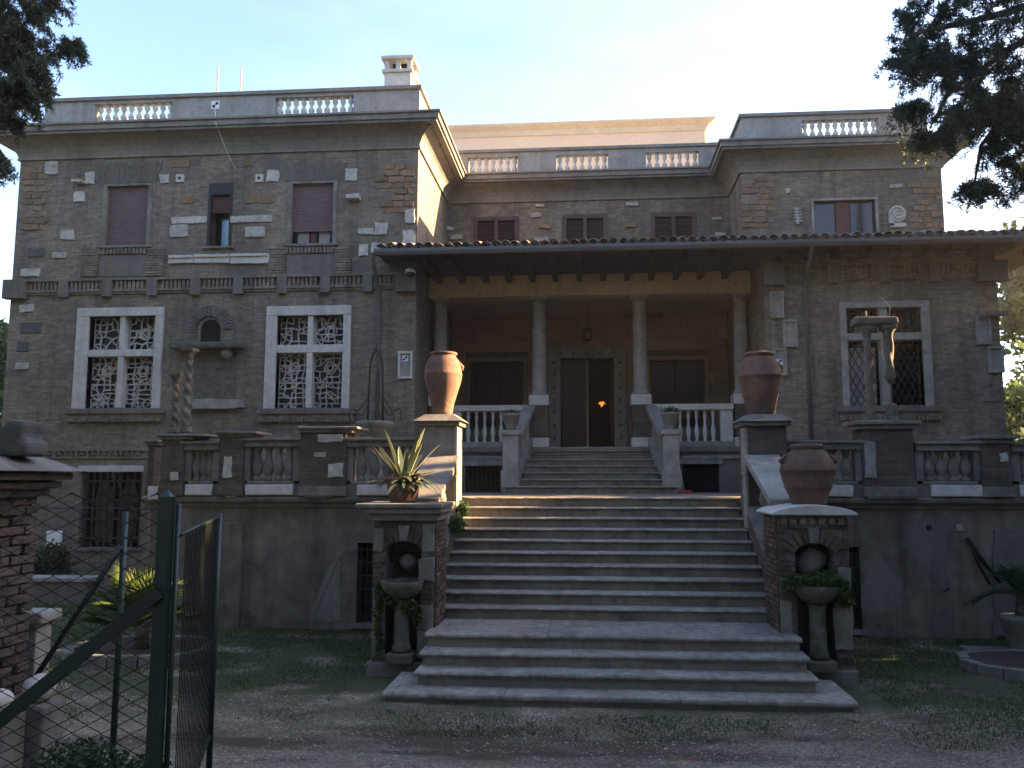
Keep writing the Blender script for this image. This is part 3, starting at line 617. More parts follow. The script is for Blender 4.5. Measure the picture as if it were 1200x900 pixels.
for px in [(33, 291, 52, 301), (24, 378, 48, 390), (20, 401, 34, 412)]: fragment(px, YF, 'greyblock', .02, .05)
for px in [(200, 187, 222, 196), (285, 188, 296, 195), (215, 228, 228, 238), (287, 227, 321, 238)]: fragment(px, YF, 'tuff', .02, .1)
# tuff quoins in rows
def tuff_rows(x0, y0, x1, y1, Y, rows, ragged, side):
    rh = (y1 - y0) / rows
    for r_ in range(rows):
        ya, yb = y0 + r_ * rh, y0 + (r_ + 1) * rh
        x = x0 + (random.uniform(0, ragged) if side == 'R' else 0); xe = x1 - (random.uniform(0, ragged) if side == 'L' else 0)
        while x < xe - 4:
            wd = random.uniform(11, 20); x2 = min(xe, x + wd)
            if xe - x2 < 5: x2 = xe
            
            if random.random() > .1: fragment((x + .5, ya + .6 + random.uniform(-.5, .5), x2 - .5, yb - .6), Y, 'tuff', .012 + random.uniform(0, .03), .15, name='tuff_block')
            x = x2
tuff_rows(27, 196, 60, 270, YF, 10, 12, 'L'); tuff_rows(438, 192, 485.5, 250, YF, 8, 14, 'R')
tuff_rows(870, 207, 912, 268, YR, 9, 14, 'L'); tuff_rows(1058, 214, 1104.5, 268, YR, 8, 22, 'R')
for px in [(628, 240, 638, 243), (622, 250, 634, 255), (632, 264, 646, 268), (528, 276, 542, 281), (734, 238, 748, 242), (733, 262, 747, 267), (518, 266, 531, 270), (626, 279, 643, 283), (834, 255, 845, 258), (838, 273, 850, 277)]: fragment(px, YC, random.choice(['fragment', 'fragment', 'tuff']), .06, .15)
for px in [(1041, 216, 1057, 220), (920, 222, 925, 227)]: fragment(px, YR, 'fragment', .05, .2)
# carved volute and palmette on the right wing
vx, vz = P(1051, 251, YR); sp_ = [(vx + (.19 - .165 * t) * math.cos(4.2 - t * 13), YR - .06, vz + (.19 - .165 * t) * math.sin(4.2 - t * 13)) for t in np.linspace(0, 1, 40)]
q = MB(); q.tube(sp_, [.035 - .02 * i / 39 for i in range(40)], 6); q.prism_y([(vx + .2 * math.cos(a), vz + .2 * math.sin(a)) for a in np.linspace(0, 2 * math.pi, 18)[:-1]], YR - .05, YR + .02); q.box(vx - .2, vx - .1, YR - .08, YR + .02, vz - .30, vz - .08); q.box(vx - .2, vx + .17, YR - .08, YR + .02, vz - .33, vz - .24); q.build('volute_stone', M['white'], villa)
px_, pz_ = P(934, 254, YR); q = MB(); q.bar((px_, YR - .03, pz_ - .2), (px_, YR - .03, pz_ + .2), .07, .08)
for k in range(5):
    for s_ in (-1, 1): q.tube([(px_, YR - .05, pz_ - .15 + k * .07), (px_ + s_ * .09, YR - .06, pz_ - .12 + k * .08), (px_ + s_ * .1, YR - .05, pz_ - .16 + k * .08)], [.025, .02, .01], 5)
q.build('palmette_stone', M['fragment'], villa)
# relief panels beside the portico and at the far corner
for px in [(902, 342, 918, 373), (917, 375, 934, 407), (906, 408, 921.5, 440), (1143, 370, 1160, 404), (1157, 406, 1175, 437), (467, 412, 484, 444)]:
    X0, X1, Z0, Z1 = R(*px, YF); r_ = empty('relief_panel'); r_.parent = villa; t = .05
    q = MB(); q.box(X0, X1, YF - .03, YF + .02, Z0, Z1); q.build('panel', M['lightstone'], r_)
    q = MB(); q.box(X0, X0 + t, YF - .07, YF - .031, Z0, Z1); q.box(X1 - t, X1, YF - .07, YF - .031, Z0, Z1); q.box(X0 + t, X1 - t, YF - .068, YF - .031, Z0, Z0 + t); q.box(X0 + t, X1 - t, YF - .068, YF - .031, Z1 - t, Z1); q.build('moulding', M['white'] if px[0] == 467 else M['lightstone'], r_)
for px in [(911, 455, 919, 466), (1152, 458, 1172, 470)]: fragment(px, YF, 'stone', .03, .1)
X0, X1, Z0, Z1 = R(1145, 366, 1182, 371, YF); q = MB(); q.box(X0, XR2 + .12, YF - .14, YF + .02, Z0, Z1); q.build('ledge', M['stone'], villa)

# --- shuttered windows of the middle
for (X0, X1, Z0, Z1) in CWIN:
    win = empty('louvred_window'); win.parent = villa
    f = MB(); t = .07; f.box(X0 - .05, X0 + t, YC - .03, YC + .1, Z0, Z1); f.box(X1 - t, X1 + .05, YC - .03, YC + .1, Z0, Z1); f.box(X0 - .05, X1 + .05, YC - .032, YC + .1, Z1 - t, Z1 + .04); mm = (X0 + X1) / 2; f.box(mm - .05, mm + .05, YC - .028, YC + .1, Z0, Z1 - t - .001); f.build('frame', M['louvre'], win)
    for (a, b) in ((X0 + t, mm - .05), (mm + .05, X1 - t)):
        q = MB(); zz = Z0
        while zz < Z1 - t - .05: q.add([(a, YC + .02, zz), (b, YC + .02, zz), (b, YC + .075, zz + .055), (a, YC + .075, zz + .055), (a, YC + .03, zz - .008), (b, YC + .03, zz - .008), (b, YC + .085, zz + .047), (a, YC + .085, zz + .047)], [(0, 1, 2, 3), (7, 6, 5, 4), (0, 4, 5, 1), (1, 5, 6, 2), (2, 6, 7, 3), (3, 7, 4, 0)]); zz += .062
        tag(q.build('louvre_slat', M['louvre'], win), kind='stuff')
        q = MB(); q.box(a, b, YC + .1, YC + .12, Z0, Z1 - t); q.build('shutter_back', M['interior'], win)
# --- window of the upper right
X0, X1, Z0, Z1 = RUW; win = empty('casement_window'); win.parent = villa
f = MB(); t = .05; f.box(X0 - .06, X0, YR - .04, YR + .1, Z0, Z1); f.box(X1, X1 + .06, YR - .04, YR + .1, Z0, Z1); f.box(X0 - .06, X1 + .06, YR - .042, YR + .1, Z1, Z1 + .06); f.build('surround', M['lightstone'], win)
xa, xb = P(981, 258, YR)[0], P(996, 258, YR)[0]
f = MB(); f.box(xa, xb, YR + .05, YR + .1, Z0, Z1); f.build('middle_panel', M['redframe'], win)
for (a, b) in ((X0, xa), (xb, X1)):
    f = MB(); f.box(a, a + .04, YR + .06, YR + .1, Z0, Z1); f.box(b - .04, b, YR + .06, YR + .1, Z0, Z1); f.box(a + .04, b - .04, YR + .061, YR + .1, Z1 - .05, Z1); f.build('sash', M['darkframe'], win)
    f = MB(); f.box(a + .04, b - .04, YR + .08, YR + .09, Z0, Z1 - .05); f.build('pane', M['glass'], win)

# --- lean-to roof over portico and right wing
YE, ZE = 16.72, 7.20
RX0, RX1 = P(441, 292, YE)[0], 9.75
rf = MB(); slope = .23
def rz(y): return ZE + .08 + (y - YE) * slope
rf.add([(RX0, YE, rz(YE) - .05), (RX1, YE, rz(YE) - .05), (RX1, YF - .01, rz(YF) - .05), (RX0, YF - .01, rz(YF) - .05), (RX0, YE, rz(YE)), (RX1, YE, rz(YE)), (RX1, YF - .01, rz(YF)), (RX0, YF - .01, rz(YF))], [(3, 2, 1, 0), (4, 5, 6, 7), (0, 1, 5, 4), (1, 2, 6, 5), (2, 3, 7, 6), (3, 0, 4, 7)])
rf.add([(XL1 + .01, YF - .01, rz(YF) - .05), (RX1, YF - .01, rz(YF) - .05), (RX1, YC - .01, rz(YC) - .05), (XL1 + .01, YC - .01, rz(YC) - .05), (XL1 + .01, YF - .01, rz(YF)), (RX1, YF - .01, rz(YF)), (RX1, YC - .01, rz(YC)), (XL1 + .01, YC - .01, rz(YC))], [(3, 2, 1, 0), (4, 5, 6, 7), (1, 2, 6, 5), (2, 3, 7, 6), (3, 0, 4, 7)])
roof = rf.build('roof', M['wood'], villa)
# tiles: cover tiles as single pieces along the eave, the rows behind are joined
def tile_mb(L_, r0, r1, seg=6):
    q = MB(); vs_ = []; th = .018
    for (yy, r_) in ((0, r0), (L_, r1)):
        for rr in (r_, r_ - th):
            for i in range(seg + 1):
                a = math.pi * i / seg; vs_.append((rr * math.cos(a), yy, rr * math.sin(a) * .85 + yy * slope))
    k = seg + 1; fs = []
    for i in range(seg):
        fs += [(i, i + 1, 2 * k + i + 1, 2 * k + i), (k + i + 1, k + i, 3 * k + i, 3 * k + i + 1), (i + 1, i, k + i, k + i + 1), (2 * k + i, 2 * k + i + 1, 3 * k + i + 1, 3 * k + i)]
    return q.add(vs_, fs, True)
tm = tile_mb(.48, .10, .085).mesh('tile'); tm.materials.append(M['tile'])
xx = RX0 + .1; i = 0
while xx < RX1:
    inst('tile', tm, roof, (xx + random.uniform(-.012, .012), YE - .06 + random.uniform(-.03, .03), rz(YE) + .025 + random.uniform(-.008, .012)), rot=(random.uniform(-.04, .04), random.uniform(-.06, .06), random.uniform(-.05, .05)), scale=(random.uniform(.92, 1.06), 1, random.uniform(.9, 1.15)))
    xx += .205
q = MB(); xx = RX0 + .2
while xx < RX1:                               # channel tiles between the cover tiles
    seg = 5; vs_ = []
    for yy in (-.07, 1.0):
        for s_ in (.0, -.018):
            for i in range(seg + 1):
                a = math.pi + math.pi * i / seg; vs_.append((xx + .085 * math.cos(a), YE + yy, rz(YE + yy) + .075 + .07 * math.sin(a) + s_))
    k = seg + 1
    q.add(vs_, [f for i in range(seg) for f in ((i, i + 1, 2 * k + i + 1, 2 * k + i), (k + i, k + i + 1, 3 * k + i + 1, 3 * k + i), (i, i + 1, k + i + 1, k + i))], True); xx += .205
tag(q.build('channel_tile', M['tile'], roof), kind='stuff')
q = MB(); xx = RX0 + .1
while xx < RX1:
    yend = (YF - .05) if xx < XL1 + .15 else (YR - .06 if xx > XR0 - .1 else YC - .06)
    yy = YE + .36
    while yy < yend - .3:
        b_ = tile_mb(.46, .10, .085, 4); q.add([(a + xx + random.uniform(-.01, .01), b + yy, c_ + rz(yy) + .03) for a, b, c_ in b_.v], b_.f, True); yy += .40
    xx += .205
tag(q.build('tile_row', M['tile'], roof), kind='stuff')
# gutter, soffit, joists
q = MB(); q.prism_x([(YE - .13, ZE + .045), (YE - .14, ZE - .02), (YE - .11, ZE - .085), (YE - .05, ZE - .10), (YE + .0, ZE - .085), (YE + .0, ZE + .02), (YE - .05, ZE + .02), (YE - .11, ZE + .03)], RX0 - .02, RX1 + .02); q.build('gutter', M['gutter'], villa)
q = MB(); q.box(RX0, XL1 - .01, YE + .02, YF - .01, ZE - .02, ZE + .03); q.box(XL1 - .009, XR0 + .009, YE + .02, 18.85, ZE - .02, ZE + .03); q.box(XR0 + .01, XR2 + 0, YE + .02, YF - .01, ZE - .02, ZE + .03); q.box(XR2 + .001, RX1, YE + .02, YR + 6, ZE - .02, ZE + .03); q.build('soffit', M['wood'], villa)
jm = MB().prism_x([(16.9, 7.06), (17.05, 7.0), (18.86, 7.0), (18.86, 7.178), (16.9, 7.178)], -.065, .065).mesh('joist'); jm.materials.append(M['wood'])
for px in (510, 538, 566, 594, 622, 650, 678.5, 707, 736, 765, 795, 824, 854): inst('joist', jm, villa, (P(px, 318, 18.2)[0], 0, 0))
jr = MB().box(-.06, .06, 16.9, YF - .02, 7.04, 7.178).mesh('joist'); jr.materials.append(M['wood'])
for xx in np.arange(XR0 + .35, RX1, .56): inst('joist', jr, villa, (xx, 0, 0))
# --- portico beam, ceiling, floor, columns
YCOL = 19.1
q = MB(); q.box(XL1 + .002, XR0 - .002, 18.87, 19.33, 6.68, 7.6); q.build('beam', M['cream'], villa, bevel=.01)
q = MB(); q.box(XL1 + .002, XR0 - .002, 19.332, YP - .002, 6.86, 6.95); q.build('portico_ceiling', M['cream'], villa)
ZFL = 3.13
q = MB(); q.box(XL1 + .01, XR0 - .01, 18.72, YP + 2.5, ZFL - .12, ZFL); q.build('portico_floor', M['step'], villa, bevel=.012)
q = MB(); holesB = [R(545, 546, 593, 580, 18.8), R(800, 544, 843, 580, 18.8)]; wall_mesh(q, XL1 + .02, XR0 - .02, 1.9, ZFL - .121, 18.8, 19.2, holesB); q.build('podium_wall', M['plaster'], villa)
for (X0, X1, Z0, Z1) in holesB:
    gw = empty('basement_grille'); gw.parent = villa
    q = MB(); q.box(X0 - .08, X1 + .08, 18.76, 18.9, Z1, Z1 + .17); q.build('lintel', M['lightstone'], gw, bevel=.01)
    q = MB(); q.box(X0, X1, 19.1, 19.12, 2.0, Z1); q.build('backing', M['interior'], gw)
    q = MB()
    for k in range(9): xx = X0 + (X1 - X0) * (k + .5) / 9; q.box(xx - .008, xx + .008, 18.88, 18.896, 2.0, Z1)
    for k in range(5): zz = 2.1 + (Z1 - 2.1) * k / 5; q.box(X0, X1, 18.87, 18.879, zz, zz + .02)
    q.build('bar', M['iron'], gw)
q = MB(); q.box(XL1 + .02, P(592, 540, 18.8)[0], 18.74, 18.8, 2.86, 2.93); q.build('podium_band', M['lightstone'], villa)
q = MB(); q.box(P(800, 540, 18.8)[0], XR0 - .02, 18.74, 18.8, 2.86, 2.93); q.build('podium_band', M['lightstone'], villa)
ZCB = P(630, 464, YCOL)[1]
def column(x):
    c_ = empty('column'); c_.parent = villa
    q = MB(); q.lathe([(.20, 0), (.215, .03), (.20, .06), (.175, .09), (.172, .12), (.17, .6), (.166, 1.2), (.155, 1.9), (.148, 6.50 - ZCB), (.165, 6.51 - ZCB), (.165, 6.54 - ZCB), (.15, 6.55 - ZCB), (.15, 6.58 - ZCB), (.2, 6.62 - ZCB)], (x, YCOL, ZCB), 20); q.build('shaft', M['lightstone'], c_)
    q = MB(); q.box(x - .215, x + .215, YCOL - .215, YCOL + .215, 6.62, 6.679); q.build('capital', M['lightstone'], c_, bevel=.008)
    q = MB(); q.box(x - .235, x + .235, YCOL - .235, YCOL + .235, ZCB - .24, ZCB); q.build('plinth', M['white'], c_, bevel=.015)
    q = MB(); q.box(x - .21, x + .21, YCOL - .21, YCOL + .21, ZFL + .22, ZCB - .241); q.build('pedestal', M['brown'], c_)
    q = MB(); q.box(x - .235, x + .235, YCOL - .235, YCOL + .235, ZFL, ZFL + .219); q.build('pedestal_base', M['white'], c_, bevel=.012)
for x in (-3.54, -1.18, 1.18, 3.50): column(x)
# --- ashlar blocks of the portico back wall
opens = [(DOOR[0] - .36, DOOR[1] + .36, ZFL, DOOR[3] + .30)] + [(p[0] - .12, p[1] + .12, p[2], p[3] + .12) for p in PW]
zz = ZFL; r_i = 0
core = [o for o in villa.children if o.name.startswith('portico_wall_core')][0]; core.name = 'portico_wall'
while zz < 6.8:
    h_ = .30; xx = XL1 + .03 - (.3 if r_i % 2 else 0)
    while xx < XR0 - .05:
        wd = random.uniform(.45, .75); a, b = max(xx, XL1 + .03), min(xx + wd, XR0 - .03); xx += wd
        if b - a < .12: continue
        segs = [(a, b)]
        for (o0, o1, p0, p1) in opens:
            if zz + h_ * .6 > p0 and zz + h_ * .4 < p1:
                ns = []
                for (s0, s1) in segs:
                    if s1 <= o0 or s0 >= o1: ns.append((s0, s1))
                    else:
                        if s0 < o0: ns.append((s0, o0))
                        if s1 > o1: ns.append((o1, s1))
                segs = ns
        for (s0, s1) in segs:
            if s1 - s0 > .06: q = MB(); q.box(s0 + .006, s1 - .006, YP - .03 - random.uniform(0, .02), YP + .005, zz + .006, min(zz + h_ - .006, 6.85)); q.build('block', M['ashlar'], core)
    zz += h_; r_i += 1
# door
dr = empty('entrance_door'); dr.parent = villa
X0, X1, Z0, Z1 = DOOR
q = MB(); q.box(X0 - .34, X0, YP - .09, YP + .3, ZFL, Z1); q.build('surround', M['lightstone'], dr, bevel=.01)
q = MB(); q.box(X1, X1 + .34, YP - .09, YP + .3, ZFL, Z1); q.build('surround', M['lightstone'], dr, bevel=.01)
q = MB(); q.box(X0 - .34, X1 + .34, YP - .092, YP + .3, Z1 + .001, Z1 + .28); q.build('surround', M['lightstone'], dr, bevel=.01)
rb = MB().lathe([(.05, 0), (.045, .02), (.02, .035)], seg=8).mesh('rosette'); rb.materials.append(M['stone'])
for k in range(7):
    for sx in (X0 - .17, X1 + .17): inst('rosette', rb, dr, (sx, YP - .09, ZFL + .35 + k * .34), rot=(rad(90), 0, 0))
for k in range(5): inst('rosette', rb, dr, (X0 + (X1 - X0) * k / 4, YP - .092, Z1 + .14), rot=(rad(90), 0, 0))
mm = (X0 + X1) / 2
lf = MB(); lf.box(X0 + .02, mm - .005, YP + .2, YP + .26, ZFL + .01, Z1 - .01); leaf = lf.build('door_leaf', M['door'], dr)
q = MB()
for (za, zb_) in ((ZFL + .15, ZFL + .75), (ZFL + .9, ZFL + 1.15), (ZFL + 1.3, Z1 - .2)):
    q.box(X0 + .12, mm - .1, YP + .17, YP + .199, za, za + .05); q.box(X0 + .12, mm - .1, YP + .17, YP + .199, zb_ - .05, zb_); q.box(X0 + .12, X0 + .17, YP + .171, YP + .199, za + .05, zb_ - .05); q.box(mm - .15, mm - .1, YP + .171, YP + .199, za + .05, zb_ - .05)
q.build('door_panel', M['door'], leaf)
q = MB(); q.box(mm - .02, mm + .03, YP + .17, YP + .26, ZFL + .01, Z1 - .01); q.build('astragal', M['cream'], leaf)
lf = MB(); lf.box(X1 - .08, X1 - .02, YP + .3, YP + 1.0, ZFL + .01, Z1 - .01); lf.build('door_leaf', M['door'], dr)
q = MB(); q.box(XL1 + .46, XR0 - .46, YP + 2.4, YP + 2.5, 2.5, 7); q.build('inner_partition', M['interior'], villa)
q = MB(); q.box(XL1 + .46, XR0 - .46, YP + .46, YP + 2.4, 6.0, 6.1); q.build('inner_ceiling', M['interior'], villa)
for (X0, X1, Z0, Z1) in PW:
    win = empty('portico_window'); win.parent = villa
    q = MB(); t = .11; q.box(X0 - t, X0, YP - .05, YP + .2, Z0, Z1); q.box(X1, X1 + t, YP - .05, YP + .2, Z0, Z1); q.box(X0 - t, X1 + t, YP - .052, YP + .2, Z1, Z1 + t); q.build('surround', M['ashlar'], win)
    q = MB(); mm = (X0 + X1) / 2; q.box(X0, X0 + .07, YP + .18, YP + .22, Z0, Z1); q.box(X1 - .07, X1, YP + .18, YP + .22, Z0, Z1); q.box(mm - .05, mm + .05, YP + .18, YP + .22, Z0, Z1); q.box(X0 + .07, X1 - .07, YP + .181, YP + .22, Z1 - .07, Z1); q.build('sash', M['wood'], win)
    q = MB(); q.box(X0, X1, YP + .23, YP + .24, Z0, Z1); q.build('pane', M['dimglass'], win)
# portico balustrade
YB = 19.0
bal_lo, bal_hi = ZFL + .12, P(690, 481.5, YB)[1]; hb = bal_hi - bal_lo
bm_ = MB().lathe([(.055, 0), (.055, .03), (.03, .06), (.055, hb * .25), (.06, hb * .33), (.035, hb * .52), (.025, hb * .62), (.03, hb * .72), (.045, hb * .82), (.03, hb * .9), (.055, hb * .94), (.055, hb)], seg=10).mesh('baluster'); bm_.materials.append(M['white'])
for (xa, xb) in ((-3.3, -1.42), (1.42, 3.26)):
    bl = empty('portico_balustrade'); bl.parent = villa
    q = MB(); q.box(xa, xb, YB - .13, YB + .13, bal_hi, bal_hi + .14); q.build('rail', M['white'], bl, bevel=.015)
    q = MB(); q.box(xa, xb, YB - .12, YB + .12, ZFL + .001, bal_lo); q.build('plinth', M['lightstone'], bl, bevel=.01)
    for (pa, pb) in ((xa + .02, xa + .3), (xb - .3, xb - .02)): q = MB(); q.box(pa, pb, YB - .09, YB + .09, bal_lo + .001, bal_hi - .001); q.build('end_post', M['white'], bl, bevel=.01)
    n = 6
    for k in range(n): inst('baluster', bm_, bl, (xa + .36 + (xb - xa - .72) * (k + .5) / n, YB, bal_lo))
# downpipes
def pipe(pts, m, name, par=villa, r=.045): q = MB(); q.tube(pts, r, 8); return q.build(name, M[m], par)
xd = P(443, 420, YF - .08)[0]; xe_ = P(437, 305, YE)[0]
pipe([(xe_, YE - .03, ZE - .08), (xe_, YE + .02, ZE - .2), (xd, YF - .1, ZE - .75), (xd, YF - .08, ZE - 1.0), (xd, YF - .08, 2.1)], 'gutter', 'downpipe')
xd = P(947, 420, YF - .08)[0]; xe_ = P(951, 300, YE)[0]
pipe([(xe_, YE - .03, ZE - .08), (xe_, YE + .02, ZE - .2), (xd, YF - .1, ZE - .6), (xd, YF - .08, ZE - .8), (xd, YF - .08, 2.1)], 'gutter', 'downpipe')
def worn_slab(mb, x0, x1, y0, y1, z0, z1, step=.09):
    n = max(3, int((x1 - x0) / step)); k = 6; vs_ = []; ph = random.uniform(0, 9); chips = [random.uniform(x0, x1) for _ in range(int((x1 - x0) * 1.3))]
    for i in range(n + 1):
        x = x0 + (x1 - x0) * i / n; c_ = sum(max(0, 1 - abs(x - q_) / .07) for q_ in chips); dn = .004 * math.sin(x * 2.3 + ph) + random.uniform(-.0035, .0035) + .014 * min(1, c_); dz = -.004 * (1 + math.sin(x * 1.1 + ph * 2)) + random.uniform(-.002, .002) - .008 * min(1, c_)
        vs_ += [(x, y0 + dn + .006, z0), (x, y0 + dn, z0 + (z1 - z0) * .35), (x, y0 + dn + .004, z1 - .012 + dz), (x, y0 + dn + .022, z1 + dz * .6), (x, y1, z1), (x, y1, z0)]
    fs_ = [(i * k + j, (i + 1) * k + j, (i + 1) * k + (j + 1) % k, i * k + (j + 1) % k) for i in range(n) for j in range(k)] + [tuple(range(k)), tuple(n * k + j for j in range(k - 1, -1, -1))]
    return mb.add(vs_, fs_)
# ==================================================================  PORCH STAIRCASE
ZT = 2.112
ps = tag(empty('porch_staircase', (0, 17.2, ZT)), 'short pale stone staircase climbing between newel posts to the portico', 'staircase'); ps.location = (0, 0, 0)
for i in range(7):
    z1 = ZT + (ZFL - ZT) * (i + 1) / 7; y0 = 17.12 + .28 * i; hw = (1.80, 1.66, 1.46)[min(i, 2)]
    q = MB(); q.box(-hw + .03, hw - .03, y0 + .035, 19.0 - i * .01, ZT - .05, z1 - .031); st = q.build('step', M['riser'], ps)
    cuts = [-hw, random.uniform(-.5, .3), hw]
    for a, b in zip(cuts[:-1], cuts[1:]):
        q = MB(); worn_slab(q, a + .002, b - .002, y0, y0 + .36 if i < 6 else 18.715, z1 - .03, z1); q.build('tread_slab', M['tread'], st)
vase = lambda h, r: [(r * .7, 0), (r * .7, h * .07), (r * .45, h * .11), (r * .8, h * .22), (r, h * .33), (r * .8, h * .48), (r * .45, h * .66), (r * .38, h * .78), (r * .6, h * .83), (r * .42, h * .89), (r * .72, h * .94), (r * .72, h)]
for sx in (-1, 1):
    xc = sx * 1.70; n_ = empty('newel_post'); n_.parent = ps
    q = MB(); q.box(xc - .20, xc + .20, 17.40, 17.80, ZT, ZT + .48); q.build('base', M['lightstone'], n_, bevel=.012)
    q = MB(); q.box(xc - .165, xc + .165, 17.435, 17.765, ZT + .481, ZT + 1.22); q.build('shaft', M['lightstone'], n_, bevel=.012)
    q = MB(); q.box(xc - .21, xc + .21, 17.39, 17.81, ZT + 1.221, ZT + 1.33); q.build('cap', M['lightstone'], n_, bevel=.02)
    # sloping rail, stringer and balusters up to the column pedestal
    xr = sx * 1.62
    q = MB(); q.hexa([(xr - .13, 17.8, ZT + 1.12), (xr + .13, 17.8, ZT + 1.12), (sx * 1.40 + .13, 18.88, bal_hi - .02), (sx * 1.40 - .13, 18.88, bal_hi - .02)], [(xr - .13, 17.8, ZT + 1.26), (xr + .13, 17.8, ZT + 1.26), (sx * 1.40 + .13, 18.88, bal_hi + .12), (sx * 1.40 - .13, 18.88, bal_hi + .12)]); q.build('sloping_rail', M['lightstone'], ps, bevel=.012)
    q = MB(); q.hexa([(xr - .15, 17.8, ZT - .05), (xr + .15, 17.8, ZT - .05), (sx * 1.46 + .14, 18.86, ZT - .05), (sx * 1.46 - .14, 18.86, ZT - .05)], [(xr - .15, 17.8, ZT + .55), (xr + .15, 17.8, ZT + .55), (sx * 1.46 + .14, 18.86, ZFL + .22), (sx * 1.46 - .14, 18.86, ZFL + .22)]); q.build('stringer', M['lightstone'], ps, bevel=.012)
    for k in range(4):
        f_ = (k + .6) / 4.2; zb = ZT + .55 + (ZFL + .22 - ZT - .55) * f_ - .03; zt_ = ZT + 1.12 + (bal_hi - .02 - ZT - 1.12) * f_ + .05
        q = MB(); q.lathe(vase(zt_ - zb, .07), (sx * (1.62 - .2 * f_), 17.8 + 1.08 * f_, zb), 10); q.build('baluster', M['lightstone'], ps)
# ==================================================================  TERRACE
ter = tag(empty('terrace', (0, 13.4, 0)), 'raised terrace with stained rendered retaining wall and brick balustrade piers', 'terrace'); ter.location = (0, 0, 0)
YW = 13.4; XT0 = P(176, 620, YW)[0]; XT1 = 12.5; SX0, SX1 = -2.08, 2.37
GL = R(418, 636, 443, 731, YW); GR = R(992, 641, 1009, 738, YW)
q = MB(); wall_mesh(q, XT0, -2.3, -.3, ZT - .18, YW, YW + .4, [GL]); rwL = q.build('retaining_wall', M['terrace'], ter)
q = MB(); wall_mesh(q, 2.6, XT1, -.3, ZT - .18, YW, YW + .4, [GR]); rwR = q.build('retaining_wall', M['terrace'], ter)
q = MB(); q.box(XT0, XT0 + .4, YW + .401, YF - .01, -.3, ZT - .18); q.build('retaining_wall', M['terrace'], ter)
q = MB(); q.box(XT0 + .02, XL1, YW + .02, YF - .005, ZT - .179, ZT - .005); q.box(XL1 + .001, XR0 - .001, 13.9, 18.79, ZT - .179, ZT - .006); q.box(XR0, XT1, YW + .02, YF - .005, ZT - .179, ZT - .005); q.box(XL1 + .001, -2.3, YW + .02, 13.899, ZT - .179, ZT - .006); q.box(2.6, XR0 - .001, YW + .02, 13.899, ZT - .179, ZT - .006)
q.build('terrace_floor', M['step'], ter)
for (a, b) in ((XT0 - .1, -2.56), (3.02, XT1)):
    q = MB(); q.prism_x([(YW + .1, ZT - .17), (YW - .03, ZT - .16), (YW - .05, ZT - .11), (YW - .13, ZT - .07), (YW - .15, ZT - .01), (YW - .13, ZT + .015), (YW + .1, ZT + .02)], a, b); q.build('coping', M['stone'], ter, bevel=.01)
for (X0, X1, Z0, Z1), rw_ in ((GL, rwL), (GR, rwR)):
    gd = empty('cellar_grille'); gd.parent = ter
    q = MB(); q.box(X0, X1, YW + .3, YW + .32, Z0, Z1); q.build('backing', M['interior'], gd)
    for k in range(4): xx = X0 + (X1 - X0) * (k + .5) / 4; q = MB(); q.box(xx - .01, xx + .01, YW + .1, YW + .12, Z0, Z1); q.build('bar', M['iron'], gd)
    for k in range(6): zz = Z0 + (Z1 - Z0) * (k + .5) / 6; q = MB(); q.box(X0, X1, YW + .085, YW + .099, zz - .012, zz + .012); q.build('bar', M['iron'], gd)
    q = MB(); q.box(X0 - .1, X1 + .05, YW - .08, YW + .3, Z0 - .06, Z0 - .001); q.build('sill', M['stone'], gd)
X0, X1, Z0, Z1 = R(262, 612, 285, 740, YW); q = MB(); q.box(X0, X1, YW - .12, YW + .01, -.1, Z1); q.build('pilaster', M['terrace'], ter, bevel=.02)
M['patch'] = mat('pale_render_patch', (.23, .212, .185), (.18, .168, .148), var=.25, scale=2, streak=.3)
M['patch2'] = mat('dull_render_patch', (.165, .152, .135), (.13, .12, .106), var=.25, scale=2, streak=.4)
def blob_patch(poly, m, d=.008):
    pts = []
    for i, p in enumerate(poly):
        a, b = P(*p, YW), P(*poly[(i + 1) % len(poly)], YW)
        for k in range(14):
            f_ = k / 14; w1 = .012 * math.sin(k * 1.3 + i * 2.1); pts.append((a[0] + (b[0] - a[0]) * f_ + w1 + random.uniform(-.014, .014), a[1] + (b[1] - a[1]) * f_ - w1 * .6 + random.uniform(-.014, .014)))
    q = MB(); q.prism_y(pts[::-1], YW - d, YW + .004); q.build('render_patch', M[m], ter)
blob_patch([(399, 652), (386, 664), (378, 682), (371, 700), (364, 728), (398, 728), (400, 700), (398, 676)], 'patch')
blob_patch([(1034, 655), (1018, 668), (1010, 690), (1009, 718), (1030, 712), (1060, 706), (1056, 680), (1044, 668)], 'patch')
blob_patch([(1062, 606), (1057, 640), (1075, 655), (1092, 670), (1103, 694), (1113, 690), (1108, 640), (1110, 606)], 'patch2', .007)
blob_patch([(1163, 622), (1164, 745), (1215, 745), (1215, 622)], 'patch2', .05)
blob_patch([(1092, 735), (1096, 718), (1110, 712), (1118, 735)], 'patch2', .006)
q = MB(); q.lathe([(.045, 0), (.045, .01)], (0, 0, 0), 10); h_ = q.build('drain_hole', M['black'], ter, loc=(P(1088, 618, YW)[0], YW - .016, P(1088, 618, YW)[1])); h_.rotation_euler = (rad(90), 0, 0)
X0, X1, Z0, Z1 = R(1120, 614, 1128, 622, YW); q = MB(); q.box(X0, X1, YW - .03, YW + .01, Z0, Z1); q.build('tile_plaque', M['lightstone'], ter)
q = MB(); q.tube([V3(1133, 630, YW - .05), V3(1150, 655, YW - .06), V3(1172, 682, YW - .1)], .03, 6); q.tube([V3(1136, 632, YW - .08), V3(1146, 660, YW - .09), V3(1160, 685, YW - .1)], .02, 6); q.build('drain_hose', M['black'], ter)
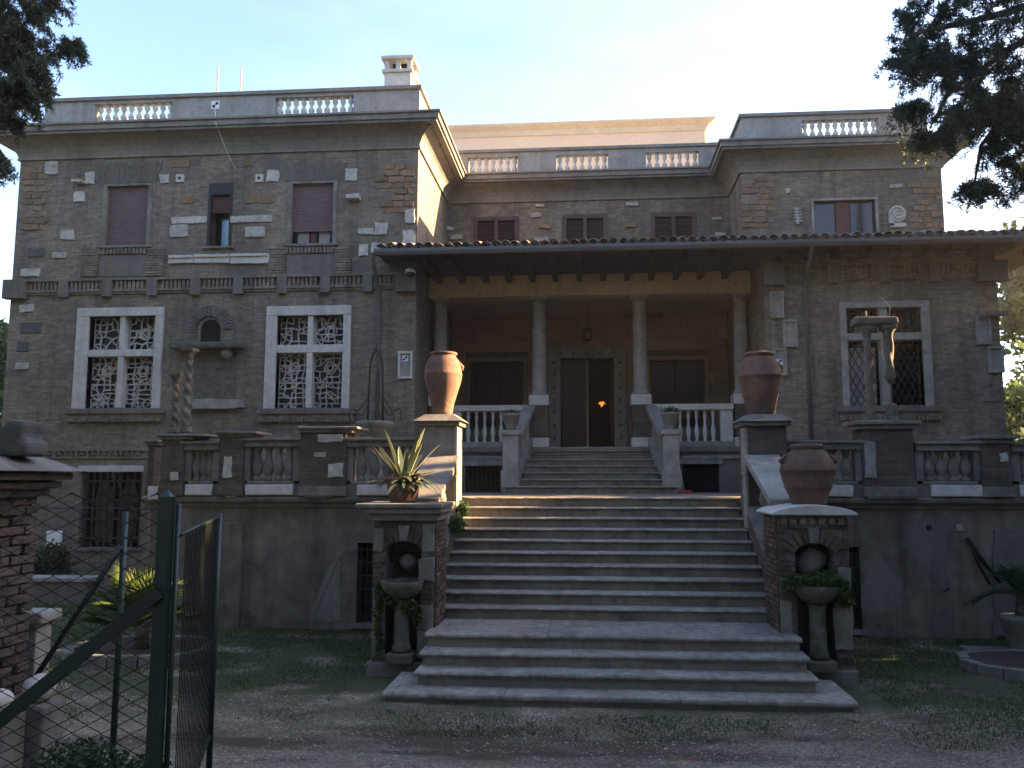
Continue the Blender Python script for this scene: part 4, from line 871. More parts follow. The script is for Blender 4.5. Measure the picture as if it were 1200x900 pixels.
# balustrade piers and panels
def pier(px0, px1, ytop, capx, ybase=586, dep=.5, m='brown', steps=2, zb=None, Y=13.22):
    X0, X1, Z0, Z1 = R(px0, ytop + 8, px1, ybase, Y); p_ = empty('balustrade_pier'); p_.parent = ter
    zb_ = ZT + .021 if zb is None else zb
    q = MB(); q.box(X0, X1, Y, Y + dep, zb_, Z1); q.build('shaft', M[m], p_, bevel=.01)
    CX0, CX1 = P(capx[0], ytop, Y - .05)[0], P(capx[1], ytop, Y - .05)[0]; ct = P(600, ytop, Y)[1]
    q = MB(); q.box((X0 + CX0) / 2, (X1 + CX1) / 2, Y - .04, Y + dep + .04, Z1 + .001, Z1 + (ct - Z1) * .5); q.build('cap', M['stone'], p_, bevel=.012)
    q = MB(); q.box(CX0, CX1, Y - .09, Y + dep + .09, Z1 + (ct - Z1) * .5 + .001, ct, .006); q.build('cap', M['stone'], p_, bevel=.015)
    q = MB(); q.box(X0 - .02, X1 + .02, Y - .03, Y + .1, ZT + .022, ZT + .18); q.build('base', M['stone'] if px0 > 300 else M['brown'], p_, bevel=.015)
    return p_, (X0, X1, Z0, Z1)
def panel(px0, px1, yrail, n, blk, Y=13.28, ybot=563, fat=.09):
    X0, X1 = P(px0, 540, Y)[0], P(px1, 540, Y)[0]; zt_ = P((px0 + px1) / 2, yrail, Y)[1]; zr = zt_ - .15
    b_ = empty('balustrade_panel'); b_.parent = ter
    q = MB(); q.box(X0, X1, Y - .03, Y + .28, zr, zt_ - .05); q.box(X0 - .02, X1 + .02, Y - .08, Y + .33, zt_ - .049, zt_); q.build('rail', M['stone'], b_, bevel=.012)
    zlo = ZT + .27; h_ = zr - zlo
    q = MB(); q.box(X0, X1, Y + .02, Y + .24, ZT + .021, zlo - .05); q.build('plinth', M['plaster'], b_)
    q = MB(); q.box(X0 + .1, X1 - .1, Y, Y + .26, zlo - .049, zlo); q.build('plinth', M['stone'], b_, bevel=.01)
    B0, B1 = P(blk[0], 575, Y - .05)[0], P(blk[1], 575, Y - .05)[0]
    q = MB(); q.box(B0, B1, Y - .06, Y + .019, ZT + .03, ZT + .21, .008); q.build('marble_block', M['white'], b_, bevel=.015)
    me = MB().lathe([(fat * .8, 0), (fat * .8, h_ * .08), (fat * .5, h_ * .13), (fat * .75, h_ * .2), (fat * 1.05, h_ * .38), (fat * 1.0, h_ * .48), (fat * .62, h_ * .66), (fat * .45, h_ * .80), (fat * .7, h_ * .86), (fat * .5, h_ * .9), (fat * .8, h_ * .94), (fat * .8, h_)], seg=12).mesh('baluster'); me.materials.append(M['stone'])
    for k in range(n): inst('baluster', me, b_, (X0 + .14 + (X1 - X0 - .28) * (k + .5) / n, Y + .13, zlo))
    for xx in (X0, X1 - .13): q = MB(); q.box(xx, xx + .13, Y + .03, Y + .23, zlo + .001, zr - .001); q.build('half_post', M['stone'], b_)
p1, r1 = pier(188, 214, 507, (183, 240)); p2, r2 = pier(256, 284, 504, (252, 301)); p3, r3 = pier(351, 405, 499, (349, 420))
pier(172, 180, 514, (168, 187), Y=14.4, dep=.3)
panel(214, 257, 517, 3, (216, 248)); panel(283, 352, 513, 4, (287, 343)); panel(404, 500, 513, 5, (418, 472))
for (px, m_) in (((200, 553, 209, 563), 'white'), ((355, 573, 392, 584), 'brown'), ((262, 535, 272, 560), 'fragment'), ((263, 571, 277, 582), 'fragment'), ((373, 509, 402, 518), 'fragment'), ((384, 543, 402, 559), 'fragment'), ((368, 530, 382, 536), 'lightstone'), ((174, 570, 186, 585), 'white')):
    o = fragment(px, 13.22, m_, .02, .07, p3 if px[0] > 300 else (p2 if px[0] > 250 else p1))
p4, r4 = pier(1012, 1072, 495, (1001, 1079)); p5, r5 = pier(1152, 1186, 512, (1146, 1194))
panel(912, 1013, 516, 5, (966, 1000)); panel(1073, 1153, 517, 4, (1092, 1152)); panel(1186, 1262, 518, 4, (1196, 1250))
for (px, m_) in (((1013, 517, 1026, 560), 'lightstone'), ((1016, 571, 1074, 584), 'stone')): fragment(px, 13.22, m_, .02, .06, p4)
fragment((1172, 530, 1180, 540), 13.22, 'fragment', .02, .2, p5)
# ==================================================================  FRONT STAIRCASE
fs = tag(empty('front_staircase', (0, 9, 0)), 'broad flight of worn grey travertine steps rising from gravel to terrace', 'staircase'); fs.location = (0, 0, 0)
ST = [(.10, 9.14, 447, 1006, 817), (.255, 9.46, 485, 960, 791), (.41, 9.75, 491, 950, 768), (.565, 10.05, 497, 941, 745)]
steps = [(z, y, P(a, py, y)[0], P(b, py, y)[0]) for z, y, a, b, py in ST]
for k in range(10): steps.append((.72 + .1547 * k, 11.10 + .30 * k, SX0 - .05, SX1 + .05))
for i, (z1, y0, xa, xb) in enumerate(steps):
    yb = steps[i + 1][1] + .12 if i < 13 else 14.1
    if i == 0: yb = 10.1
    th = .032 if i > 3 else (.045 if i else .06)
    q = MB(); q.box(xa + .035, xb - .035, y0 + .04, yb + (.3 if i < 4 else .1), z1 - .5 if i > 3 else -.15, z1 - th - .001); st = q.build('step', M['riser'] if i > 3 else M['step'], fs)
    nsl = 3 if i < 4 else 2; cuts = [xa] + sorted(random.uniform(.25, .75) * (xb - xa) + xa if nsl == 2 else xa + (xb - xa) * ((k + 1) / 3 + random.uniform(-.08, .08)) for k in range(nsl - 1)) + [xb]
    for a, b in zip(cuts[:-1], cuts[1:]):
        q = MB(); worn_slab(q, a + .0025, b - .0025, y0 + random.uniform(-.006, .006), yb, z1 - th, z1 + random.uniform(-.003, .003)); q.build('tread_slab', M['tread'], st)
def niche_pier(x0, x1, left):
    pr = empty('niche_pier'); pr.parent = fs; y0, y1 = 10.42, 11.22; xm = (x0 + x1) / 2; hw = .225; zt_ = 1.98; za, zb = .16, 1.52
    q = MB(); wall_mesh(q, x0, x1, -.1, zt_, y0, y0 + .34, [(xm - hw, xm + hw, za, zb + .12)]); q.build('core', M['mortar'], pr); q = MB(); q.box(x0, x1, y0 + .341, y1, -.1, zt_); q.build('core', M['brown'], pr)
    for s_ in (-1, 1):                        # arched head
        pts = [(xm + s_ * hw, zb - .02)] + [(xm + s_ * hw * math.cos(a), zb - .02 + .13 * math.sin(a)) for a in np.linspace(0, math.pi / 2, 6)[1:]] + [(xm, zb + .121), (xm + s_ * hw, zb + .121)]
        q = MB(); q.prism_y(pts if s_ > 0 else pts[::-1], y0 + .002, y0 + .33); q.build('arch_head', M['brown'], pr)
    for f_ in range(9):                       # voussoir bricks
        a = math.pi * (f_ + .5) / 9
        if abs(a - math.pi / 2) < .12: continue
        q = MB(); q.box(-.028, .028, -.02, .02, 0, .17); o = q.build('arch_brick', M['brickpiece'], pr, bevel=.004, loc=(xm + hw * math.cos(a), y0 - .012, zb + .0 + .12 * math.sin(a))); o.rotation_euler = (0, (math.pi / 2 - a) * .75, 0)
    q = MB(); q.hexa([(xm - .05, y0 - .05, zb + .12), (xm + .05, y0 - .05, zb + .12), (xm + .05, y0, zb + .12), (xm - .05, y0, zb + .12)], [(xm - .075, y0 - .05, zb + .31), (xm + .075, y0 - .05, zb + .31), (xm + .075, y0, zb + .31), (xm - .075, y0, zb + .31)]); q.build('keystone', M['stone'], pr, bevel=.01)
    stones = [(x0, x0 + .17, .2, 1.05), (x1 - .2, x1, .55, .85), (x1 - .19, x1, 1.15, 1.42)] if left else [(x0, x0 + .13, .55, .95), (x1 - .22, x1, .38, .88), (x1 - .15, x1, 1.1, 1.35)]
    if left: stones += [(x0, x0 + .13, 1.5, 1.8), (x1 - .15, x1, 1.5, 1.85), (x1 - .2, x1, .2, .54)]
    for (a, b, c_, d_) in stones: q = MB(); irregular(q, a, b + .0, c_, d_, y0 - .035, y0 + .01, .06); q.build('corner_stone', M['stone'], pr, bevel=.008)
    me = bpy.data.meshes.get('brick_face') or MB().box(-.5, .5, -.5, .5, -.5, .5).mesh('brick_face')
    if not me.materials: me.materials.append(M['brickpiece'])
    zz = .22; row = 0
    while zz < zt_ - .05:
        xx = x0 - (.12 if row % 2 else 0)
        while xx < x1 - .02:
            a, b = max(x0, xx), min(x1, xx + .235); xx += .245
            for (s0, s1) in ([(a, b)] if (zz > zb + .30 or zz + .055 < za) else [(a, min(b, xm - hw - (.13 if zz > zb - .1 else 0))), (max(a, xm + hw + (.13 if zz > zb - .1 else 0)), b)]):
                if s1 - s0 < .04 or any(s0 < c_[1] - .03 and s1 > c_[0] + .03 and zz < c_[3] and zz + .05 > c_[2] for c_ in stones): continue
                inst('brick', me, pr, ((s0 + s1) / 2, y0 - .0 + random.uniform(-.006, .004), zz + .027), (s1 - s0 - .008, .05, .050), (random.uniform(-.02, .02), random.uniform(-.01, .01), random.uniform(-.02, .02)))
        # side face bricks towards the steps
        xs_ = x1 if left else x0; yy = y0 + .02 - (.12 if row % 2 else 0)
        while yy < y1 - .05:
            a, b = max(y0 + .02, yy), min(y1, yy + .235); yy += .245
            if b - a > .05: inst('brick', me, pr, (xs_ + random.uniform(-.008, .008), (a + b) / 2, zz + .027), (.05, b - a - .008, .050))
        zz += .064; row += 1
    q = MB(); q.box(x0 - .05, x1 + .03, y0 - .07, y1, -.1, .15); q.build('base', M['stone'], pr, bevel=.02)
    if left:
        q = MB(); q.box(x0 - .07, x1 + .05, y0 - .07, y1 + .02, zt_ - .09, zt_); q.box(x0 - .12, x1 + .10, y0 - .12, y1 + .05, zt_ + .001, zt_ + .07); q.box(x0 - .22, x1 + .12, y0 - .15, y1 + .1, zt_ + .071, zt_ + .13); q.build('cap', M['stone'], pr, bevel=.015)
    else:
        q = MB(); n = 14; xa, xb = x0 - .09, x1 + .10
        pts = [(xa, zt_ + .001), (xb, zt_ + .001)] + [(xb + (xa - xb) * k / n, zt_ + .025 + .10 * math.sin(math.pi * k / n) ** .7) for k in range(n + 1)]
        q.prism_y(pts, y0 - .1, y1 + .06); q.build('cap', M['white'], pr, bevel=.01)
        q = MB(); xx = x0 + .03
        while xx < x1 - .08: q.box(xx, xx + .07, y0 - .04, y0 + .01, zt_ - .11, zt_ - .04, .006); xx += .115
        tag(q.build('dentil', M['stone'], pr), kind='stuff')
    return xm, y0
PLX0, PLX1, PRX0, PRX1 = -2.76, -1.98, 2.29, 3.13
nL = niche_pier(PLX0, PLX1, True); nR = niche_pier(PRX0, PRX1, False)
for sx, xo, xi in ((-1, -2.56, -2.10), (1, 2.85, 2.40)):
    a, b = min(xo, xi), max(xo, xi)
    q = MB(); q.prism_x([(11.221, -.2), (12.88, -.2), (12.88, 1.93), (11.221, 1.10)], a, b); q.build('side_wall', M['brown'], fs)
    q = MB(); q.prism_x([(11.222, 1.101), (12.88, 1.931), (12.88, 2.0), (11.222, 1.18)], a - .03, b + .03); q.build('stringer', M['stone'], fs, bevel=.01)
    # handrail slab
    h0, h1 = (12.90, 2.70), (11.15, 2.06)
    q = MB(); q.prism_x([(h1[0], h1[1] - .02), (h0[0], h0[1] - .02), (h0[0], h0[1] + .09), (h1[0], h1[1] + .09)], a - .04, b + .04); q.prism_x([(h1[0], h1[1] - .09), (h0[0], h0[1] - .09), (h0[0], h0[1] - .021), (h1[0], h1[1] - .021)], a + .04, b - .04); q.build('handrail', M['stone'] if sx < 0 else M['lightstone'], fs, bevel=.012)
    for k in range(5):
        f_ = (k + .5) / 5; yy = 11.25 + 1.6 * f_; zb = 1.17 + .82 * (yy - 11.222) / 1.658; zt_ = 1.98 + .64 * (yy - 11.15) / 1.75
        q = MB(); q.lathe(vase(zt_ - zb, .10), ((a + b) / 2, yy, zb - .01), 12); q.build('baluster', M['stone'], fs)
    # upper pier carrying the big urn
    up = empty('urn_pier'); up.parent = fs
    x0, x1 = (-2.70, -2.12) if sx < 0 else (2.40, 3.02); yt = 490
    zc = P(520 if sx < 0 else 888, 491, 13.2)[1]
    q = MB(); q.box(x0, x1, 12.90, 13.50, ZT - .6, zc - .13); q.build('shaft', M['brown'] if sx > 0 else M['stone'], up, bevel=.01)
    q = MB(); q.box(x0 - .06, x1 + .06, 12.84, 13.56, zc - .129, zc - .06); q.build('cap', M['stone'], up, bevel=.012)
    q = MB(); q.hexa([(x0 - .12, 12.78, zc - .059), (x1 + .12, 12.78, zc - .059), (x1 + .12, 13.62, zc - .059), (x0 - .12, 13.62, zc - .059)], [(x0 + .05, 12.95, zc + .06), (x1 - .05, 12.95, zc + .06), (x1 - .05, 13.45, zc + .06), (x0 + .05, 13.45, zc + .06)]); q.build('cap', M['stone'], up, bevel=.01)
    q = MB(); xs_ = x1 if sx < 0 else x0
    for (z0_, z1_, y0_, y1_) in ((ZT - .45, ZT + .35, 12.88, 13.12), (ZT + .36, zc - .15, 12.89, 13.2)): q.box(min(xs_ - .03, xs_ + .02), max(xs_ - .03, xs_ + .02), y0_, y1_, z0_, z1_)
    q.build('corner_stone', M['lightstone'], up, bevel=.01)
    URN_Z = zc + .06
ZUL = P(520, 491, 13.2)[1] + .06; ZUR = P(888, 491, 13.2)[1] + .06
# ==================================================================  OBJECTS
def urn(name, loc, prof, label, cat='urn', seg=28, handles=(), hr=.0, m='terracotta'):
    u = tag(empty(name, loc), label, cat)
    inner = [(prof[-1][0] - .03, prof[-1][1]), (prof[-1][0] - .04, prof[-1][1] - .12)]
    b = MB().lathe(prof + inner, (0, 0, 0), seg).build('body', M[m], u)
    for a in handles:
        c_, s_ = math.cos(a), math.sin(a); (r0, z0), (r1, z1) = hr
        q = MB(); q.tube([(r0 * c_, r0 * s_, z0), ((r0 + .04) * c_, (r0 + .04) * s_, z0 + .02), ((r0 + .045) * c_, (r0 + .045) * s_, (z0 + z1) / 2 - .03), (r1 * c_, r1 * s_, z1)], .022, 8); q.build('handle', M[m], u)
    return u
urn('terracotta_urn', (-2.40, 13.2, ZUL), [(.15, 0), (.165, .03), (.165, .06), (.19, .2), (.245, .38), (.30, .56), (.315, .66), (.318, .675), (.31, .69), (.295, .80), (.25, .91), (.205, .97), (.20, .985), (.225, .995), (.235, 1.015), (.225, 1.03)], 'tall slim terracotta urn on the left pier, its right side sunlit', handles=(.15,), hr=((.285, .74), (.235, .9)))
urn('terracotta_urn', (2.70, 13.2, ZUR), [(.205, 0), (.215, .03), (.235, .15), (.27, .30), (.275, .31), (.275, .325), (.315, .50), (.335, .60), (.345, .61), (.345, .63), (.33, .65), (.31, .76), (.26, .87), (.215, .92), (.21, .94), (.235, .95), (.24, .98), (.22, 1.0)], 'broad banded terracotta urn on the right pier beside the relief panels', handles=(-.1,), hr=((.32, .68), (.27, .84)))
u = urn('terracotta_jar', (P(948, 597, 10.82)[0], 10.82, 2.085), [(.20, 0), (.21, .02), (.24, .12), (.285, .22), (.292, .225), (.292, .24), (.325, .36), (.338, .43), (.345, .435), (.345, .45), (.338, .49), (.31, .57), (.25, .65), (.195, .70), (.188, .715), (.205, .73), (.21, .76), (.19, .78)], 'squat terracotta jar with two handles on the white capped niche pier', 'jar', handles=(math.pi + .15, -.15), hr=((.32, .54), (.27, .64)))
# agave in its pot
pot_x = P(473, 570, 10.85)[0]
u = urn('agave_pot', (pot_x, 10.85, 2.112), [(.17, 0), (.18, .02), (.225, .25), (.26, .27), (.26, .32), (.235, .33)], 'terracotta flower pot under the spiky agave on the left niche pier', 'pot')
ag = tag(empty('agave', (pot_x, 10.85, 2.40)), 'spiky agave with long pale edged leaves in a terracotta pot', 'plant')
M['agave_edge'] = leafmat('agave_edge', (.30, .30, .17), (.38, .36, .2), .15)
rr = random.Random(4)
for k in range(62):
    a = rr.uniform(0, 2 * math.pi); L_ = rr.uniform(.5, .85) if k < 18 else rr.uniform(.35, .6); up_ = rr.uniform(.75, 1.35) if k < 18 else rr.uniform(.05, .7); droop = .15 if k < 18 else rr.uniform(.5, 1.3)
    vs_ = []; wv = []; n = 7; pos_ = Vector((.04 * math.cos(a), .04 * math.sin(a), -.03)); el = up_
    side = Vector((-math.sin(a), math.cos(a), 0)); spine = []
    for i in range(n + 1):
        f_ = i / n; spine.append((pos_.copy(), el)); pos_ = pos_ + Vector((math.cos(el) * math.cos(a), math.cos(el) * math.sin(a), math.sin(el))) * L_ / n; el -= droop / n
    q = MB(); qe = MB()
    for part, (c0, c1), mbx in ((0, (-.72, .72), q), (1, (-1, -.72), qe), (2, (.72, 1), qe)):
        vv = []
        for i, (p_, e_) in enumerate(spine):
            f_ = i / n; wd = .05 * (1 - f_) ** .7 * (.75 + .9 * f_) + .001; nrm = Vector((-math.sin(e_) * math.cos(a), -math.sin(e_) * math.sin(a), math.cos(e_)))
            for c_ in (c0, c1): vv.append(p_ + side * wd * c_ + nrm * (abs(c_) * .35 * wd))
        mbx.add(vv, [(2 * i, 2 * i + 1, 2 * i + 3, 2 * i + 2) for i in range(n)], True)
    lo = q.build('leaf', M['agave'], ag); qe.build('leaf_edge', M['agave_edge'] if k < 18 else M['agave'], lo)
# planters on the newels
for sx, lb in ((-1, 'small grey stone planter with sprigs on the left newel post'), (1, 'small grey stone planter with sprigs on the right newel post')):
    u = urn('stone_planter', (sx * 1.70, 17.6, ZT + 1.331), [(.11, 0), (.12, .03), (.10, .05), (.15, .14), (.185, .3), (.2, .32), (.2, .36), (.18, .37)], lb, 'planter', 20, m='stone')
    q = MB()
    for k in range(90):
        a = random.uniform(0, 6.28); r_ = random.uniform(0, .2); z_ = .34 + random.uniform(0, .09 if sx < 0 else .12); p_ = Vector((r_ * math.cos(a), r_ * math.sin(a), z_)); d = Vector((random.uniform(-1, 1), random.uniform(-1, 1), random.uniform(.2, 1))).normalized() * .07; s_ = d.cross(Vector((random.random(), random.random(), .3))).normalized() * .018
        q.add([p_ - s_, p_ + s_, p_ + d], [(0, 1, 2)])
    tag(q.build('sprigs', M['ivy'], u), kind='stuff')
# leaf mass helper
def leaf_mass(mb, centers, n, size, up=.2, rs=RNG, droop=0, aspect=.32):
    cs = np.array([c_[:3] for c_ in centers], float); rd = np.array([c_[3:6] if len(c_) >= 6 else (c_[3],) * 3 for c_ in centers], float)
    wts = np.prod(rd, 1) ** .75; idx = rs.choice(len(cs), n, p=wts / wts.sum())
    d = rs.normal(size=(n, 3)); d /= np.linalg.norm(d, axis=1)[:, None]
    p = cs[idx] + d * (rs.random((n, 1)) ** .45) * rd[idx]
    t = rs.normal(size=(n, 3)); t[:, 2] += up - droop; t /= np.linalg.norm(t, axis=1)[:, None]
    s = np.cross(t, rs.normal(size=(n, 3))); s /= np.linalg.norm(s, axis=1)[:, None]
    L_ = size * (.6 + .8 * rs.random((n, 1))); W = L_ * aspect
    v = np.stack([p - s * W * .2, p + t * L_ * .5 + s * W, p + t * L_, p + t * L_ * .5 - s * W], 1).reshape(-1, 3)
    o = len(mb.v); mb.v += [tuple(q_) for q_ in v]; mb.f += [tuple(o + 4 * i + k for k in range(4)) for i in range(n)]; mb.sm += [False] * n
def quick(mb, name, mt, parent=None):         # no normal recalculation: loose leaves
    m = bpy.data.meshes.new(name); m.from_pydata(mb.v, [], mb.f); m.materials.append(mt); o = bpy.data.objects.new(name, m); col.objects.link(o)
    if parent: o.parent = parent
    return o
# fountain basins in the niches
for (xm, y0), lb, lush in ((nL, 'small stone basin on a pedestal in the left niche, ivy hanging down', False), (nR, 'small stone basin on a pedestal in the right niche under green plants', True)):
    bs = tag(empty('stone_basin', (xm, y0 - .05, 0.0)), lb, 'basin'); gz0 = .15
    q = MB(); q.box(-.17, .17, -.17, .17, gz0 + .0, gz0 + .13); q.build('foot', M['basin'], bs, bevel=.02)
    q = MB(); q.lathe([(.13, gz0 + .131), (.12, .34), (.10, .4), (.095, .86), (.12, .92)], (0, 0, 0), 14); q.build('pedestal', M['basin'], bs)
    q = MB(); q.lathe([(.1, .921), (.18, .97), (.255, 1.06), (.275, 1.14), (.27, 1.155), (.235, 1.15), (.2, 1.08)], (0, 0, 0), 20); q.build('bowl', M['basin'], bs)
    rk = tag(MB().add(*(lambda: (lambda ico: ([((.21 if lush else .13) * x * (1 + .22 * math.sin(5 * y + 3 * z)), .09 * y, (.15 if lush else .09) * z * (1 + .2 * math.sin(4 * x + 2)) + (x * .05 if lush else 0)) for x, y, z in ico[0]], ico[1]))(([(math.cos(t_) * math.cos(f_), math.sin(t_) * math.cos(f_), math.sin(f_)) for f_ in np.linspace(-1.5, 1.5, 7) for t_ in np.linspace(0, 2 * math.pi, 11)[:-1]], [(j * 10 + i, j * 10 + (i + 1) % 10, (j + 1) * 10 + (i + 1) % 10, (j + 1) * 10 + i) for j in range(6) for i in range(10)])))(), True).build('carved_stone', M['stone'] if not lush else M['stone']), 'pale slanted marble fragment inside the right niche above plants' if lush else 'small pale carved head fragment inside the left niche', 'stone')
    rk.location = (xm + .02, y0 + .2, 1.40 if lush else 1.36)
    q = MB()
    if lush: leaf_mass(q, [(xm - .16, y0 - .12, 1.2, .16, .16, .09), (xm + .1, y0 - .16, 1.22, .18, .16, .1), (xm + .26, y0 - .12, 1.1, .12, .1, .13), (xm + .33, y0 - .12, .98, .07, .08, .12), (xm, y0 - .2, 1.16, .2, .12, .09), (xm - .33, y0 - .1, 1.14, .1, .08, .08)], 1700, .055, .6)
    else: leaf_mass(q, [(xm - .26, y0 - .05, 1.0, .09, .1, .16), (xm - .3, y0 - .08, .7, .06, .08, .25), (xm - .27, y0 - .08, .4, .05, .06, .2), (xm + .12, y0 - .12, .86, .12, .08, .12), (xm + .22, y0 - .1, .72, .06, .06, .15), (xm - .1, y0 - .14, .95, .12, .08, .1)], 1500, .045, -.4)
    tag(quick(q, 'leafy_plant' if lush else 'trailing_ivy', M['ivy']), 'dense green leafy plant filling the right niche basin' if lush else 'trailing ivy hanging from the left niche basin', 'plant')
# ivy on the sunlit step edge
q = MB(); c0 = V3(528, 596, 12.3); leaf_mass(q, [(c0[0] + .1, 12.3, 1.75, .12, .3, .15), (c0[0] + .12, 12.7, 1.95, .1, .2, .12)], 900, .05, .2); tag(quick(q, 'weed', M['ivy']), 'bright weed sprouting beside the top steps at the left pier', 'plant')
# twisted columns
def twisted(name, x, y, z, h, r, label, turns=4, lobes=2, broken=None, cap=True):
    t = tag(empty(name, (x, y, z)), label, 'column'); q = MB(); q.lathe([(r * 1.5, 0), (r * 1.5, .03), (r * 1.3, .05), (r * 1.4, .08), (r * 1.05, .11)], seg=16); q.build('base', M['brownstone'], t)
    n = 64; top = h - (.2 if cap else 0)
    prof = [(r * (1 - .12 * k / n), .111 + (top - .111) * k / n) for k in range(n + 1)]
    q = MB(); tw = lambda a, zz: 1 + .22 * math.sin(lobes * a + zz * turns * 2 * math.pi / h)
    if broken:
        lo = [p_ for p_ in prof if p_[1] < broken[0]]; hi = [p_ for p_ in prof if p_[1] > broken[1]]
        q.lathe([(p_[0] * random.uniform(.95, 1.05), p_[1]) for p_ in lo] + [(r * .5, lo[-1][1] + .03)], seg=20, twist=tw); q.lathe([(r * .35, hi[0][1] - .12), (r * .8, hi[0][1] - .04)] + hi, seg=20, twist=tw)
        q.tube([(0, 0, lo[-1][1]), (0.01, 0, hi[0][1])], .012, 6)
    else: q.lathe(prof, seg=20, twist=tw)
    q.build('shaft', M['brownstone'], t)
    if cap:
        q = MB(); q.lathe([(r * .9, top + .001), (r * 1.0, top + .03), (r * 1.15, top + .09), (r * 1.7, top + .14)], seg=12); q.box(-r * 1.6, r * 1.6, -r * 1.6, r * 1.6, top + .141, top + .2, .004); q.build('capital', M['brownstone'], t, bevel=.008)
    return t
ztop1 = P(212, 507, 13.4)[1]
twisted('twisted_column', P(218, 500, 13.42)[0], 13.42, ztop1, P(600, 403, 13.4)[1] - ztop1, .072, 'tall twisted stone column on the left terrace pier before the niche', 7)
twisted('twisted_column', P(203, 500, 13.55)[0], 13.58, ztop1, P(600, 432, 13.5)[1] - ztop1, .066, 'shorter twisted stone column behind the tall one on the left', 6)
ztop2 = P(1040, 495, 13.4)[1]; hr_ = P(600, 388, 13.45)[1] - ztop2
xa, xb = P(1018, 440, 13.45)[0], P(1043, 440, 13.45)[0]
twisted('twisted_column', xa, 13.45, ztop2, hr_, .064, 'complete twisted stone column on the right terrace pier', 5)
twisted('twisted_column', xb, 13.45, ztop2, hr_, .072, 'broken twisted stone column with a missing middle, right terrace pier', 3, broken=(.30, .72))
q = MB(); q.box(xa - .22, xb + .14, 13.32, 13.58, ztop2 + hr_ + .001, ztop2 + hr_ + .13, .012)
lt = tag(empty('stone_lintel', ((xa + xb) / 2, 13.45, ztop2 + hr_)), 'weathered stone lintel laid across the two right twisted columns', 'lintel'); lt.location = (0, 0, 0); q.build('block', M['brownstone'], lt, bevel=.03)
q = MB()
for xx in (xa, xb): q.tube([(xx, 13.45, ztop2 + hr_ + .12), (xx, 13.45, ztop2 + hr_ + .25)], .012, 6)
q.tube([(xb + .03, 13.45, ztop2 + hr_ + .12), (xb + .05, 13.45, ztop2 + hr_ + .3), (xb - .02, 13.46, ztop2 + hr_ + .42), (xb - .15, 13.47, ztop2 + hr_ + .52)], .006, 5)
q.build('iron_pin', M['stone'], lt)
# well head with wrought-iron frame
wx = P(440, 480, 15.6)[0]; wz = P(440, 494, 15.6)[1]
well = tag(empty('well_head', (wx, 15.6, ZT)), 'round stone well head with wrought iron hoisting frame near the facade', 'well')
q = MB(); q.lathe([(.33, 0), (.33, .1), (.29, .14), (.28, wz - ZT - .2), (.34, wz - ZT - .12), (.37, wz - ZT - .05), (.36, wz - ZT), (.28, wz - ZT)], seg=22); q.build('curb', M['stone'], well)
hz = wz - ZT; ht = P(440, 410, 15.6)[1] - ZT
q = MB()
for s_ in (-1, 1): q.tube([(s_ * .15, 0, hz), (s_ * .14, 0, hz + .6), (s_ * .12, 0, ht - .25), (s_ * .06, 0, ht - .05), (0, 0, ht)], .022, 6)
q.tube([(.0, 0, ht), (0, 0, ht + .12)], .018, 6); q.build('iron_arch', M['iron'], well)
for s_ in (-1, 1):
    for sc in (1, .6):
        q = MB(); q.tube([(s_ * (.15 + sc * (.2 - .2 * math.cos(t_)) * .9), 0, hz + .02 + sc * .42 * (1 - t_ / 4.2) + .06 * math.sin(t_ * 3)) for t_ in np.linspace(0, 4, 16)], .012, 5); q.build('scroll', M['iron'], well)
# small fixtures
def marker(px, Y, label, s=.17):
    x, z = P(*px, Y); m_ = tag(empty('survey_marker', (x, Y, z)), label, 'marker'); h = s / 2
    q = MB(); q.box(-h, h, -.008, 0, -h, h); q.build('plate', M['bwhite'], m_)
    k = h * .72
    for (a, b) in ((-k, 0), (0, -k)): q = MB(); q.box(a, a + k, -.0105, -.0082, (0 if b == 0 else -k), (k if b == 0 else 0)) if False else q.box(a, a + k, -.0105, -.0082, -k if a == -k else 0, 0 if a == -k else k); q.build('black_square', M['black'], m_)
marker((252.5, 123, ), YPL - .001, 'small black and white survey target on the left roof parapet', .19)
marker((475, 420), YF - .031, 'survey target in the white frame left of the portico', .13)
marker((913.5, 424), YF - .031, 'survey target on the relief panel right of the portico', .13)
q = MB(); q.tube([V3(252, 128, YPL - .02), V3(253, 145, YF - .62), V3(258, 158, YF - .62), V3(266, 178, YF - .1), V3(277, 200, YF - .02)], .008, 5); tag(q.build('cable', M['bwhite']), 'thin pale cable hanging from the roof target down the wall', 'cable')
for px, lb in ((256, 'thin pink rod on the roof, left of the pair'), (283, 'thin pink rod on the roof, right of the pair')):
    q = MB(); a = V3(px, 79, YF + .35); q.tube([(a[0], a[1], ZPAR - .6), a], .016, 6); q.lathe([(.03, 0), (.03, .05)], (a[0], a[1], ZPAR - .6), 8); tag(q.build('roof_rod', M['rod']), lb, 'rod')
x, z = P(481, 320, YF - .25)
lamp = tag(empty('wall_lamp', (x, YF - .25, z)), 'white domed outdoor lamp under the eave left of the portico', 'lamp')
q = MB(); q.lathe([(.12, 0), (.115, .05), (.09, .09), (.04, .115), (.01, .12)], seg=14); q.build('dome', M['bwhite'], lamp)
q = MB(); q.lathe([(.05, -.08), (.085, -.05), (.1, -.001)], seg=12); q.build('lens', M['glass'], lamp)
q = MB(); q.tube([(0, 0, .06), (0, .12, .02), (0, .24, .0)], .02, 6); q.build('arm', M['darkframe'], lamp)
x, z = P(688.5, 392, 20.6)
la = tag(empty('hanging_lantern', (x, 20.6, z)), 'small dark iron lantern hanging above the entrance door', 'lantern')
q = MB(); q.tube([(0, 0, .2), (0, 0, 6.86 - z)], .008, 5); q.build('chain', M['iron'], la)
